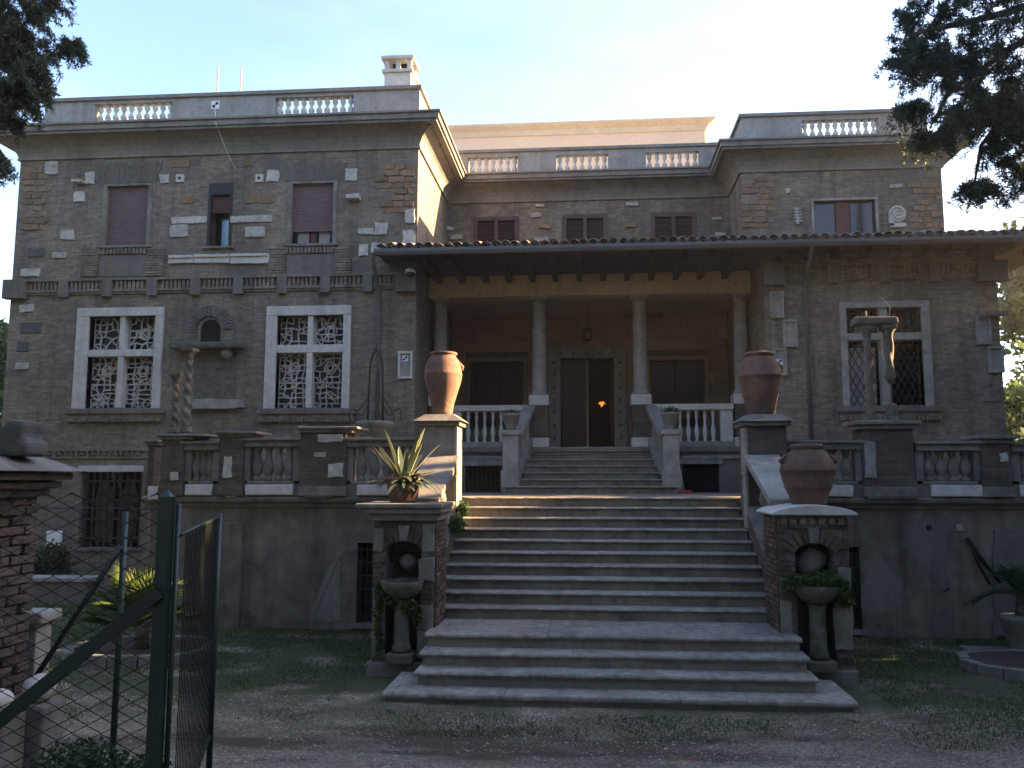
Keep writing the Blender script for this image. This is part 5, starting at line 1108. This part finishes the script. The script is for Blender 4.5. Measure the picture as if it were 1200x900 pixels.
q = MB(); q.lathe([(.06, -.17), (.1, -.15), (.1, -.14)], seg=8, smooth=False); q.lathe([(.12, .12), (.1, .15), (.03, .2)], seg=8, smooth=False)
for k in range(6): a = k * math.pi / 3; q.tube([(.09 * math.cos(a), .09 * math.sin(a), -.14), (.11 * math.cos(a), .11 * math.sin(a), .12)], .009, 5)
q.build('cage', M['iron'], la)
q = MB(); q.lathe([(.02, -.12), (.035, -.05), (.03, .03), (.01, .06)], seg=8); q.build('bulb', M['curtain'], la)
x, z = P(705.5, 473, 23.2)
gl = tag(empty('glowing_lamp', (x, 23.2, z)), 'round amber lamp glowing in the dark doorway', 'lamp')
q = MB(); rl = random.Random(9)
for k in range(26):
    a = rl.uniform(0, 6.28); rr_ = .085 * math.sqrt(rl.random()); q.lathe([(.004, -.018), (.02, 0), (.004, .018)], (rr_ * math.cos(a), rl.uniform(-.03, .03), rr_ * math.sin(a)), 6)
q.build('shade', M['lamp'], gl)
q = MB(); q.tube([(0, 0, .1), (0, 0, 6.0 - z)], .006, 5); q.build('cord', M['black'], gl)
bx, bz = P(800, 577, 17.3)
br = tag(empty('broom', (bx, 17.3, ZT)), 'broom with pale handle and red head leaning by the right newel', 'broom')
q = MB(); q.tube([(0.03, 0, .06), (-.09, .12, .78)], .012, 6); q.build('handle', M['curtain'], br)
q = MB(); q.box(-.05, .19, -.04, .04, .0, .06); q.build('head', M['red'], br, bevel=.01)
# ==================================================================  GATE, FENCE, GATE PILLAR
def chain(mb, a, b, z0, z1, pitch=.062, r=.0038):
    """zig-zag woven wires between plan points a and b"""
    a, b = Vector(a), Vector(b); L_ = (b - a).length; d = (b - a) / L_; n = int(L_ / (pitch / 1.0)); nz = int((z1 - z0) / (pitch * .5))
    nrm = Vector((-d.y, d.x))
    for i in range(n):
        pts = []
        for k in range(nz + 1):
            s_ = (i + (k + i) % 2) * pitch; p_ = a + d * min(s_, L_); o = nrm * (.003 if (k + i) % 2 else -.003)
            pts.append((p_.x + o.x, p_.y + o.y, z0 + k * pitch * .5))
        mb.tube(pts, r, 4, cap=False)
GA = V3(190, 700, 3.25); gax, gay = GA[0], 3.25
gtop = P(192, 582, 3.25)[1]
fence = tag(empty('wire_fence', (gax, gay, gz(gax, gay))), 'green chain link fence panel with heavy post and diagonal brace in left foreground', 'fence'); fence.location = (0, 0, 0)
zg = gz(gax, gay) - .1
q = MB(); q.box(gax - .024, gax + .024, gay - .024, gay + .024, zg, gtop); q.add([(gax - .024, gay - .024, gtop), (gax + .024, gay - .024, gtop), (gax + .024, gay + .024, gtop), (gax - .024, gay + .024, gtop), (gax, gay, gtop + .03)], [(0, 1, 4), (1, 2, 4), (2, 3, 4), (3, 0, 4)]); q.build('post', M['green'], fence)
ba, bb = V3(187, 694, 3.22), V3(-60, 893, 3.22); q = MB(); q.bar(ba, bb, .05, .03); q.build('brace', M['green'], fence)
fl = P(-90, 600, 3.25)[0]
q = MB(); chain(q, (fl, 3.29), (gax - .03, 3.29), zg + .1, P(90, 577, 3.25)[1]); tag(q.build('wire_mesh', M['wire'], fence), kind='stuff')
q = MB(); q.tube([(fl, 3.29, P(90, 594, 3.25)[1]), (gax, 3.29, P(190, 597, 3.25)[1])], .0025, 4); q.build('tension_wire', M['gutter'], fence)
B0 = P(257, 610, 4.75); gate = tag(empty('wire_gate', (gax, gay, zg)), 'open green chain link gate leaf swung inward beside the fence post', 'gate'); gate.location = (0, 0, 0)
q = MB(); q.tube([(B0[0], 4.75, gz(B0[0], 4.75) + .02), (B0[0], 4.75, P(257, 602, 4.75)[1])], .018, 8); q.build('stile', M['green'], gate)
q = MB(); q.tube([(gax + .036, gay + .03, zg + .12), (gax + .036, gay + .03, P(196, 590, 3.3)[1])], .011, 8); q.build('stile', M['green'], gate)
for zz in (P(257, 606, 4.75)[1], gz(gax, 4) + .2): q = MB(); q.tube([(gax + .05, gay + .03, zz), (B0[0], 4.75, zz)], .008, 6); q.build('rail', M['green'], gate)
q = MB(); chain(q, (gax + .06, gay + .05), (B0[0], 4.74), gz(gax, 4) + .2, P(257, 604, 4.75)[1] - .0, .056, .0024); tag(q.build('wire_mesh', M['wire'], gate), kind='stuff')
pc = P(142, 700, 5.4); fc = tag(empty('fence_post', (pc[0], 5.4, gz(pc[0], 5.4))), 'thin dark fence post with slanted stay behind the wire mesh', 'post'); fc.location = (0, 0, 0)
q = MB(); q.tube([(pc[0], 5.4, gz(pc[0], 5.4) - .1), (pc[0], 5.4, P(145, 600, 5.4)[1])], .021, 8); q.build('post', M['green'], fc)
q = MB(); q.tube([V3(142, 640, 5.38), V3(44, 790, 5.38)], .019, 8); q.build('stay', M['green'], fc)
# brick gate pillar
YG = 4.9; gx1 = P(41, 650, YG + .62)[0]; gx0 = gx1 - .62; gzt = P(30, 585, YG)[1]; gz0 = gz(gx1, YG)
gp = tag(empty('gate_pillar', (gx0, YG, gz0)), 'weathered red brick gate pillar with flared stone cap, left foreground', 'pillar'); gp.location = (0, 0, 0)
q = MB(); q.box(gx0 + .03, gx1 - .03, YG + .03, YG + .6, gz0 - .1, gzt); q.build('core', M['mortar'], gp)
me = bpy.data.meshes['brick_face']; zz = gz0; row = 0
bmeshes = []
for k in range(4):
    b_ = MB().box(-.5, .5, -.5, .5, -.5, .5, .03).mesh('rough_brick'); b_.materials.append(M['oldbrick']); bmeshes.append(b_)
while zz < gzt - .05:
    xx = gx0 - (.13 if row % 2 else 0)
    while xx < gx1 - .03:
        a, b = max(gx0, xx), min(gx1, xx + .25); xx += .26
        if b - a > .03: inst('brick', random.choice(bmeshes), gp, ((a + b) / 2, YG + .05 + random.uniform(-.012, .012), zz + .03), (b - a - .012, .1, .052), (random.uniform(-.03, .03), random.uniform(-.03, .03), random.uniform(-.03, .03)))
    yy = YG + .105 - (.13 if row % 2 == 0 else 0)
    while yy < YG + .6:
        a, b = max(YG + .105, yy), min(YG + .62, yy + .25); yy += .26
        if b - a > .04: inst('brick', random.choice(bmeshes), gp, (gx1 - .05 + random.uniform(-.012, .012), (a + b) / 2, zz + .03), (.1, b - a - .012, .052))
    zz += .066; row += 1
for k, (o_, h_) in enumerate(((.05, .06), (.10, .06), (.15, .05))):
    z_ = gzt + k * .058; xx = gx0 - o_
    while xx < gx1 + o_ - .02: wd = min(random.uniform(.2, .3), gx1 + o_ - xx); q = MB(); q.box(xx + .004, xx + wd - .004, YG - o_, YG + .62 + o_, z_ + .001, z_ + .054, .006); q.build('cap_brick', M['oldbrick'], gp, bevel=.006); xx += wd
zc = gzt + .175
q = MB(); q.hexa([(gx0 - .22, YG - .22, zc), (gx1 + .22, YG - .22, zc), (gx1 + .22, YG + .84, zc), (gx0 - .22, YG + .84, zc)], [(gx0 - .05, YG - .0, zc + .1), (gx1 + .02, YG - .0, zc + .1), (gx1 + .02, YG + .62, zc + .1), (gx0 - .05, YG + .62, zc + .1)]); q.build('cap', M['stone'], gp, bevel=.02)
# worn carved stone lying on the pillar cap
sx_, sz_ = P(22, 515, 5.2)
q = MB(); q.prism_y([(sx_ - .14, zc + .1), (sx_ + .12, zc + .1), (sx_ + .13, zc + .19), (sx_ + .08, zc + .22), (sx_ + .1, zc + .33), (sx_ - .02, zc + .345), (sx_ - .07, zc + .28), (sx_ - .12, zc + .2)], 5.1, 5.34); tag(q.build('carved_stone', M['greyblock'], bevel=.03), 'worn grey carved stone resting on the brick gate pillar cap', 'stone')
# pedestal and stone balls by the pillar
px0, pz0 = P(40, 720, 5.75); gzp = gz(px0, 5.75)
pd_ = tag(empty('stone_pedestal', (px0, 5.75, gzp)), 'slim pale stone pedestal standing beside the brick gate pillar', 'pedestal')
q = MB(); q.box(-.085, .085, -.085, .085, -.1, pz0 - gzp - .05); q.build('shaft', M['lightstone'], pd_, bevel=.01)
q = MB(); q.box(-.12, .14, -.12, .12, pz0 - gzp - .049, pz0 - gzp + .03); q.build('cap', M['lightstone'], pd_, bevel=.015)
for (px, py, Y, r_, lb) in ((46, 806, 5.25, .1, 'pale stone ball on a block at the foot of the pedestal'), (-2, 822, 5.0, .085, 'pale stone ball at the left edge beside the brick pillar')):
    X_, Z_ = P(px, py, Y); bo = tag(empty('stone_ball', (X_, Y, Z_ - r_)), lb, 'stone ball')
    q = MB(); q.lathe([(max(.004, r_ * math.cos(t_)) * (1 + .03 * math.sin(4 * t_)), r_ + r_ * math.sin(t_) * .9) for t_ in np.linspace(-1.5, 1.5, 10)], seg=16); q.build('ball', M['white'], bo)
    q = MB(); q.box(-.12, .12, -.12, .12, gz(X_, Y) - Z_ + r_ - .1, .012, .008); q.build('block', M['stone'], bo, bevel=.02)
# ==================================================================  PLANTS AND BEDS
def fan_palm(name, loc, label, n, L_, mt, seed=1, fan=True, low=.15):
    rr = random.Random(seed); t = tag(empty(name, loc), label, 'palm')
    q = MB(); q.tube([(0, 0, -.1), (0.02, 0, .12), (0, 0, .3)], [.12, .1, .07], 8); q.build('trunk', M['bark'], t)
    for k in range(n):
        a = k * 2.4 + rr.uniform(-.3, .3); el = rr.uniform(low, 1.35); st = L_ * rr.uniform(.4, .6); d = Vector((math.cos(a) * math.cos(el), math.sin(a) * math.cos(el), math.sin(el)))
        base = Vector((0, 0, .25)); tip = base + d * st
        q = MB()
        if fan:
            side = d.cross(Vector((0, 0, 1))).normalized(); up_ = side.cross(d)
            q.tube([base, tip], .008, 4)
            for i in range(19):
                an = (i - 9) / 9 * 1.45; ld = (d * math.cos(an) + side * math.sin(an)).normalized(); le = L_ * .5 * (1 - .25 * abs(an) / 1.45); wv = ld.cross(up_).normalized() * .016
                e = tip + ld * le - Vector((0, 0, le * .16 * (1 if el < .8 else .3))); m_ = tip + ld * le * .55
                q.add([tip - wv * .3, tip + wv * .3, m_ + wv, e, m_ - wv], [(0, 1, 2, 3, 4)])
        else:
            side = d.cross(Vector((0, 0, 1))).normalized(); pts = [base + d * (L_ * f_) - Vector((0, 0, .55 * L_ * f_ * f_)) for f_ in np.linspace(0, 1, 10)]
            q.tube(pts, .008, 4)
            for i in range(1, 27):
                f_ = i / 27; p_ = base + d * (L_ * f_) - Vector((0, 0, .55 * L_ * f_ * f_)); le = .2 * math.sin(math.pi * min(1, f_ * .9 + .1)) + .03
                for s_ in (-1, 1):
                    e = p_ + side * s_ * le + d * le * .5 + Vector((0, 0, .04)); wv = d * .012; q.add([p_ - wv, p_ + wv, e], [(0, 1, 2)])
        quick(q, 'frond', mt, t)
    return t
PBX, PBY = P(165, 745, 11.2)[0], 11.2
fan_palm('fan_palm', (PBX, PBY, .12), 'low sunlit fan palm seen through the wire fence', 24, .95, M['palm'], 3, low=.2)
def stone_bed(name, cx_, cy_, rx, ry, label, n=16, h=.14):
    t = tag(empty(name, (cx_, cy_, 0)), label, 'planting bed')
    for k in range(n):
        a0, a1 = 2 * math.pi * k / n + .01, 2 * math.pi * (k + 1) / n - .01; z0_ = gz(cx_, cy_) - .06
        c_ = lambda a, f_: (rx * f_ * math.cos(a), ry * f_ * math.sin(a))
        q = MB(); p4_ = [c_(a0, .86), c_(a1, .86), c_(a1, 1), c_(a0, 1)]; hh = h + random.uniform(-.02, .02)
        q.hexa([(x, y, z0_) for x, y in p4_], [(x, y, z0_ + .06 + hh) for x, y in p4_]); q.build('kerb_stone', M['stone'], t, bevel=.012)
    q = MB(); q.prism_z([(rx * .87 * math.cos(a), ry * .87 * math.sin(a)) for a in np.linspace(0, 2 * math.pi, 25)[:-1]], -.05, h * .7); q.build('soil', mat('bed_soil_' + name, (.07, .05, .035), bump=.8), t)
    return t
stone_bed('palm_bed', PBX, PBY, 1.0, .8, 'round stone edged bed around the fan palm')
cbx, cby = P(1215, 775, 11.3)[0], 11.3
stone_bed('cycad_bed', cbx, cby, .95, .75, 'stone edged bed at the right edge of the courtyard')
fan_palm('cycad', (P(1206, 700, 11.9)[0], 12.1, .55), 'dark feathery cycad at the right edge by the terrace wall', 18, .8, M['cycas'], 5, fan=False, low=.1)
q = MB(); q.lathe([(.18, 0), (.2, .04), (.27, .4), (.3, .44), (.3, .5), (.26, .5)], seg=18); o = tag(q.build('cycad_pot', M['stone'], loc=(P(1206, 700, 11.9)[0], 12.1, .05)), 'grey stone pot holding the cycad at the right edge', 'pot')
X0, X1, Z0, Z1 = R(1142, 752, 1200, 760, 11.9); q = MB(); q.box(X0, X1 + .4, 11.75, 12.4, -.05, .07, .01); tag(q.build('stone_slab', M['stone'], bevel=.015), 'flat stone slab on the ground before the right terrace wall', 'slab')
# low bench wall and shrub at far left before the house
X0, X1, Z0, Z1 = R(30, 684, 104, 700, 15.6); q = MB(); q.box(X0 - .6, X1, 15.5, 15.9, -.1, .42); bw_ = tag(empty('low_wall', (X0, 15.7, 0)), 'low pale kerb wall before the house at far left', 'wall'); bw_.location = (0, 0, 0); q.build('body', M['plaster'], bw_, bevel=.02)
q = MB(); q.box(X0 - .65, X1 + .05, 15.45, 15.95, .421, .50); q.build('coping', M['lightstone'], bw_, bevel=.015)
X0, X1, Z0, Z1 = R(57, 622, 73, 640, YF); q = MB(); q.box(X0, X1, YF - .09, YF, Z0, Z1); mb_ = tag(empty('meter_box', (X0, YF, Z0)), 'small white meter box low on the left house wall', 'box'); mb_.location = (0, 0, 0); q.build('case', M['bwhite'], mb_, bevel=.01)
q = MB(); q.tube([((X0 + X1) / 2, YF - .03, Z0), ((X0 + X1) / 2, YF - .03, .2)], .02, 6); q.build('conduit', M['gutter'], mb_)
q = MB(); c_ = V3(60, 680, 16.6); leaf_mass(q, [(c_[0], 16.6, .6, .4, .35, .5), (c_[0] - .3, 16.5, .4, .3, .3, .35)], 2500, .08, .3); tag(quick(q, 'shrub', M['needle']), 'dark small shrub by the house wall under the meter box', 'shrub')
q = MB(); c_ = V3(90, 890, 4.6); leaf_mass(q, [(c_[0], 4.6, gz(c_[0], 4.6) + .12, .28, .25, .16), (c_[0] + .3, 4.7, gz(c_[0], 4.7) + .08, .2, .2, .12)], 2600, .032, .7); tag(quick(q, 'weed', M['cycas']), 'low green weeds at the foot of the fence, bottom left', 'plant')
# ==================================================================  TREES
def tree(name, base, top, blobs, n, size, mt, label, r0=.22, droop=0, group=None, limbs=True, rs=None, aspect=.32):
    t = tag(empty(name, base), label, 'tree', group); B = Vector(base); T = Vector(top)
    q = MB(); k = 8; q.tube([(B.lerp(T, i / k) - B) + Vector((.12 * math.sin(i * 1.7), .1 * math.cos(i * 1.3), 0)) * (i / k) for i in range(k + 1)], [r0 * (1 - .8 * i / k) for i in range(k + 1)], 9)
    if limbs:
        for b_ in blobs:
            c_ = Vector(b_[:3]); f_ = min(.95, max(.25, ((c_.z - .8) - B.z) / max(.1, T.z - B.z))); s_ = B.lerp(T, f_) - B; e = c_ - B; m_ = s_.lerp(e, .5) + Vector((0, 0, .25)); q.tube([s_, m_, e], [r0 * .3, r0 * .16, .015], 5)
    q.build('trunk', M['bark'], t)
    q = MB(); leaf_mass(q, blobs, n, size, .1, rs or np.random.default_rng(len(label)), droop, aspect); q.v = [(a - B.x, b - B.y, c_ - B.z) for a, b, c_ in q.v]; quick(q, 'crown', mt, t)
    return t
def sprays(base, n, spread, length, rr, sub=5, r=.09):
    """clusters following short drooping twigs"""
    out = []
    for k in range(n):
        x, y, z = base; a = rr.uniform(0, 6.28); p_ = Vector((x + spread * rr.uniform(-1, 1), y + spread * rr.uniform(-1, 1), z + spread * rr.uniform(-.8, .8)))
        d = Vector((math.cos(a), math.sin(a), rr.uniform(-.5, .5)))
        for i in range(sub): q_ = p_ + d * length * i / sub - Vector((0, 0, .05 * i * i * length)); out.append((q_.x, q_.y, q_.z, r * (1.1 - .12 * i), r * (1.1 - .12 * i), r * .8))
    return out
rr = random.Random(11); bl = []
for (px, py, s_) in ((8, 15, .32), (40, 22, .25), (-15, 60, .35), (22, 55, .28), (46, 62, .2), (62, 28, .13), (12, 95, .3), (45, 100, .22), (40, 120, .18), (58, 85, .12), (30, 112, .16), (-8, 112, .2), (-4, 185, .10), (12, 192, .07), (-12, 200, .09), (-38, 165, .2), (-40, 20, .5), (-50, 110, .5), (5, -30, .4), (50, -25, .25)):
    X_, Z_ = P(px - 8, py, 9.0); bl += sprays((X_, 9 + rr.uniform(-.3, .5), Z_), int(6 + s_ * 40), s_ * .85, .22, rr, r=.05)
tree('cypress_tree', (P(-210, 500, 9.2)[0], 9.2, 0), (P(-190, -60, 9.2)[0], 9.2, 9.5), bl, 90000, .058, M['needle'], 'dark cypress whose branches reach in at the upper left', .25, limbs=False, aspect=.11)
bl = []
for (px, py, s_) in ((1075, 15, .35), (1065, 50, .25), (1060, 72, .2), (1110, 30, .45), (1150, 40, .5), (1110, 68, .35), (1090, 85, .12), (1150, 90, .45), (1190, 60, .5), (1190, 110, .42), (1140, 120, .28), (1120, 130, .18), (1105, 145, .17), (1090, 150, .13), (1095, 160, .1), (1056, 120, .09), (1062, 128, .08), (1165, 130, .35), (1160, 155, .25), (1195, 150, .35), (1155, 175, .13), (1185, 185, .2), (1138, 212, .09), (1141, 228, .08), (1165, 205, .09), (1198, 215, .14), (1225, 100, .6), (1230, 30, .6), (1240, 170, .5), (1095, -20, .5), (1160, -25, .6)):
    X_, Z_ = P(px + 8, py, 12.0); bl += sprays((X_, 12 + rr.uniform(-.4, .5), Z_), int(6 + s_ * 44), s_ * 1.0, .28, rr, r=.06)
tree('cypress_tree', (9.2, 12.4, 0), (9.0, 12.3, 12.5), bl, 130000, .068, M['needle'], 'large dark cypress overhanging the roof at the upper right', .3, limbs=False, aspect=.11)
# limbs reaching into view
for nm, pts, Y in (('limb', [(1260, 10), (1180, 60), (1110, 110), (1090, 150)], 12.1), ('limb', [(1260, 60), (1190, 120), (1150, 170), (1140, 225)], 12.1), ('limb', [(1260, -10), (1160, 20), (1070, 40)], 12.1)):
    q = MB(); q.tube([V3(a, b, Y) for a, b in pts], [.07, .05, .03, .012][:len(pts)], 6); o = q.build(nm, M['bark']); par = bpy.data.objects['cypress_tree.001']; o.parent = par; o.location = -par.location
q = MB()
for k in range(26):
    a = V3(1060 + rr.uniform(-5, 50), 88 + rr.uniform(0, 10), 12.1); q.tube([a, (a[0] - .1 + rr.uniform(-.1, .1), a[1], a[2] - .3), (a[0] - .12 + rr.uniform(-.3, .3), a[1] + rr.uniform(-.1, .1), a[2] - .6 - rr.uniform(0, .25))], .004, 3)
o = q.build('twigs', M['bark'], par); o.location = -par.location; tag(o, kind='stuff')
q = MB(); q.tube([V3(-120, 30, 9.1), V3(-20, 60, 9.1), V3(40, 50, 9.1)], [.06, .04, .012], 6); q.tube([V3(-120, 60, 9.1), V3(-10, 110, 9.1), V3(45, 112, 9.1)], [.06, .035, .012], 6); q.tube([V3(-120, 100, 9.1), V3(-20, 150, 9.1), V3(10, 190, 9.1)], [.05, .03, .01], 6); par = bpy.data.objects['cypress_tree']; o = q.build('limb', M['bark'], par); o.location = -par.location
# trees behind the house
def bg_tree(name, x, y, h, w_, label, n=9000, size=.3, mt='leaf', seed=1, group=None, zlow=.25):
    rs_ = random.Random(seed); blobs = []
    for k in range(16):
        f_ = rs_.uniform(zlow, 1); ww = w_ * math.sin(math.pi * (.15 + .8 * (f_ - zlow) / (1 - zlow))) ; a = rs_.uniform(0, 6.28); d = rs_.uniform(.2, .8) * ww
        blobs.append((x + d * math.cos(a), y + d * math.sin(a), h * f_ * .93, ww * .42 + .2, ww * .42 + .2, h * .09 + .15))
    return tree(name, (x, y, -.1), (x, y, h * .9), blobs, n, size, M[mt], label, .18 + h * .012, group=group, rs=np.random.default_rng(seed))
bg_tree('green_tree', 13.9, 27.5, 5.9, 2.2, 'sunlit green tree right of the house corner below the roof line', 9000, .22, 'leaf', 3)
bg_tree('green_tree', 16.2, 30.5, 12.3, 2.6, 'bright tree showing above the lean-to roof at right', 9000, .26, 'leaf', 4)
bg_tree('green_tree', 20.5, 36, 12.6, 3.6, 'pale tree crown in the glare above the right eave', 10000, .3, 'leaf', 5)
bg_tree('conifer_tree', P(-6, 430, 25)[0], 25, 8.4, 1.8, 'pale conifer in sunlight just left of the house', 9000, .2, 'leaf', 6)
# unseen woods right and behind the viewer, shaped to shade the courtyard
def wood(name, spots, label, leaves, size, seed):
    rs_ = random.Random(seed); tq = MB(); blobs = []
    for (x, y, h, w_) in spots:
        tq.tube([(x, y, -.1 + gz(x, y)), (x + .1, y, h * .5), (x, y, h * .85)], [.2, .14, .04], 7)
        for k in range(18):
            f_ = rs_.uniform(.05, 1) if w_ > 0 else rs_.uniform(.72, 1); a = rs_.uniform(0, 6.28); ww = abs(w_) * (.55 + .45 * math.sin(math.pi * f_)); d = rs_.uniform(.1, .8) * ww  # negative width leaves only a high crown, added for its shade
            blobs.append((x + d * math.cos(a), y + d * math.sin(a), h * f_ * .92, ww * .5, ww * .5, h * (.1 if w_ > 0 else .06)))
    t = tag(empty(name, (0, 0, 0)), label, 'wood', kind='stuff'); tq.build('trunks', M['bark'], t)
    q = MB(); leaf_mass(q, blobs, leaves, size, .1, np.random.default_rng(seed)); quick(q, 'crowns', M['leaf'], t)
wood('wood', [(13.6, 14.6, 8.5, 2.2), (14.0, 16.6, 8.0, 2.2), (13.4, 18.6, 7.9, 2.2), (14.3, 20.8, 7.7, 2.2), (13.6, 23, 7.4, 2.2), (14.6, 11.4, 13.0, 2.3), (14.0, 8.8, 13.6, 2.6), (14.3, 5.6, 13.6, 2.6), (14.0, 2.6, 13.2, 2.6), (14.2, -1, 13, 2.6), (17.4, 10.4, 14, 2.6), (17.2, 7.2, 14.4, 2.6), (17.5, 4, 14, 2.6), (17.2, 1, 14, 2.6), (15.5, 14.0, 19, -3.0), (16, 17.0, 20, -2.8), (14.2, 19.2, 14.8, -1.5), (15.6, 19.6, 15.4, -1.5), (15.2, 22.4, 14.6, -1.8), (14.0, 12.9, 8.6, 1.9)], 'unseen trees along the right side, shaped to shade the courtyard', 90000, .45, 31)
wood('wood', [(-13, -3, 16, 3.6), (-9, -5, 17, 3.6), (-4.5, -6, 16.5, 3.6), (0.5, -6.5, 17, 3.6), (5.5, -6, 17.5, 3.6), (10, -4, 16, 3.4), (-16, 1, 14, 3.2), (-16.5, 5, 13, 3.0), (-17, 9, 12, 3.0), (-17.5, 12.5, 11, 2.8)], 'unseen tall trees facing the villa, massed to cut its sky light', 62000, .55, 37)
# ==================================================================  GROUND COVER
def in_steps(x, y): return 8.85 < y < 14 and -2.85 < x < 3.2
q = MB(); rs = np.random.default_rng(5); cnt = 0
def nz(x, y): return math.sin(x * 1.9 + 1.3 * math.sin(y * 1.1)) * math.sin(y * 2.3 + 1.7 * math.sin(x * .8)) + .4 * math.sin(x * 5.1 + y * 4.3)
while cnt < 60000:
    x = rs.uniform(-10, 9.5); y = rs.uniform(8.0, 13.35)
    den = .15 + (y - 8.0) / 5.5
    if 8.0 < y < 8.9 and -3 < x < 4: den = .45
    if in_steps(x, y) or nz(x, y) * .7 + rs.normal() * .35 + den < .55 or (x < XT0 and y > 13): continue
    cnt += 1; h_ = rs.uniform(.012, .04) * (1.9 if rs.random() < .08 else 1); a = rs.uniform(0, 6.28); z_ = gz(x, y); w_ = .006
    q.v += [(x - w_ * math.cos(a), y - w_ * math.sin(a), z_), (x + w_ * math.cos(a), y + w_ * math.sin(a), z_), (x + rs.normal() * .015, y + rs.normal() * .015, z_ + h_)]
    o = len(q.v) - 3; q.f.append((o, o + 1, o + 2)); q.sm.append(False)
for _ in range(9000):
    x = rs.uniform(-13, -7.3); y = rs.uniform(12.2, 15.4); h_ = rs.uniform(.02, .07); z_ = gz(x, y); w_ = .005
    q.v += [(x - w_, y, z_), (x + w_, y, z_), (x + rs.normal() * .02, y + rs.normal() * .02, z_ + h_)]; o = len(q.v) - 3; q.f.append((o, o + 1, o + 2)); q.sm.append(False)
tag(quick(q, 'grass', M['grass']), 'short thin grass growing in patches on the courtyard ground', 'grass', kind='stuff')
q = MB(); cnt = 0; oct_f = [(0, 2, 4), (2, 1, 4), (1, 3, 4), (3, 0, 4), (2, 0, 5), (1, 2, 5), (3, 1, 5), (0, 3, 5)]
while cnt < 30000:
    y = 4.2 + 5.2 * rs.random() ** 1.0; x = rs.uniform(-.75 * y - .5, .62 * y + .8)
    if in_steps(x, y) or nz(x * .8 + 4, y * 1.4) > .45: continue
    cnt += 1; s_ = rs.uniform(.004, .010) if rs.random() < .9 else rs.uniform(.010, .016); z_ = gz(x, y); a, b, c_ = s_ * rs.uniform(.7, 1.5), s_ * rs.uniform(.7, 1.4), s_ * rs.uniform(.4, .8)
    o = len(q.v); q.v += [(x + a, y, z_), (x - a, y, z_), (x, y + b, z_), (x, y - b, z_), (x + a * .3, y, z_ + c_), (x, y, z_ - c_)]; q.f += [tuple(o + i for i in f_) for f_ in oct_f]; q.sm += [False] * 8
tag(quick(q, 'gravel', M['pebble']), 'loose pale gravel scattered over the forecourt', 'gravel', kind='stuff')
# fallen leaves
q = MB()
for _ in range(420):
    x = rs.uniform(-6, 8); y = rs.uniform(5, 13)
    if in_steps(x, y): continue
    z_ = gz(x, y) + .008; a = rs.uniform(0, 6.28); l_ = rs.uniform(.015, .035); d = (math.cos(a) * l_, math.sin(a) * l_); o = len(q.v)
    q.v += [(x - d[0], y - d[1], z_), (x + d[1] * .5, y - d[0] * .5, z_ + .006), (x + d[0], y + d[1], z_ + .004), (x - d[1] * .5, y + d[0] * .5, z_ + .01)]; q.f.append((o, o + 1, o + 2, o + 3)); q.sm.append(False)
for _ in range(170):
    i = int(rs.integers(0, 14)); z1, y0, xa_, xb_ = steps[i]; x = (xa_ + .05 + abs(rs.normal()) * .5) if rs.random() < .5 else (xb_ - .05 - abs(rs.normal()) * .5); y = y0 + rs.uniform(.12, .28); z_ = z1 + .006
    if not xa_ < x < xb_: continue
    a = rs.uniform(0, 6.28); l_ = rs.uniform(.012, .028); d = (math.cos(a) * l_, math.sin(a) * l_); o = len(q.v)
    q.v += [(x - d[0], y - d[1], z_), (x + d[1] * .5, y - d[0] * .5, z_ + .006), (x + d[0], y + d[1], z_ + .004), (x - d[1] * .5, y + d[0] * .5, z_ + .01)]; q.f.append((o, o + 1, o + 2, o + 3)); q.sm.append(False)
tag(quick(q, 'fallen_leaves', leafmat('dry_leaf', (.12, .07, .03), (.22, .14, .06), .2)), 'dry fallen leaves littering the courtyard', 'leaves', kind='stuff')

# ==================================================================  ADDED LENS VEIL
hz_ = MB(); hz_.box(-640, 640, -340, 940, -1.3, 22.5); hzo = hz_.build('veil', bpy.data.materials.new('lens_veil')); hm = hzo.data.materials[0]; hm.use_nodes = True; ht_ = hm.node_tree  # added volume scatters sunlight to imitate veiling lens glare
ht_.nodes.remove(ht_.nodes['Principled BSDF']); pv = ht_.nodes.new('ShaderNodeVolumePrincipled'); pv.inputs['Color'].default_value = (1, .975, .94, 1); pv.inputs['Density'].default_value = .0009; pv.inputs['Anisotropy'].default_value = .6
ht_.links.new(pv.outputs[0], ht_.nodes['Material Output'].inputs['Volume']); tag(hzo, 'added thin haze in the air around the villa', 'veil', kind='stuff')
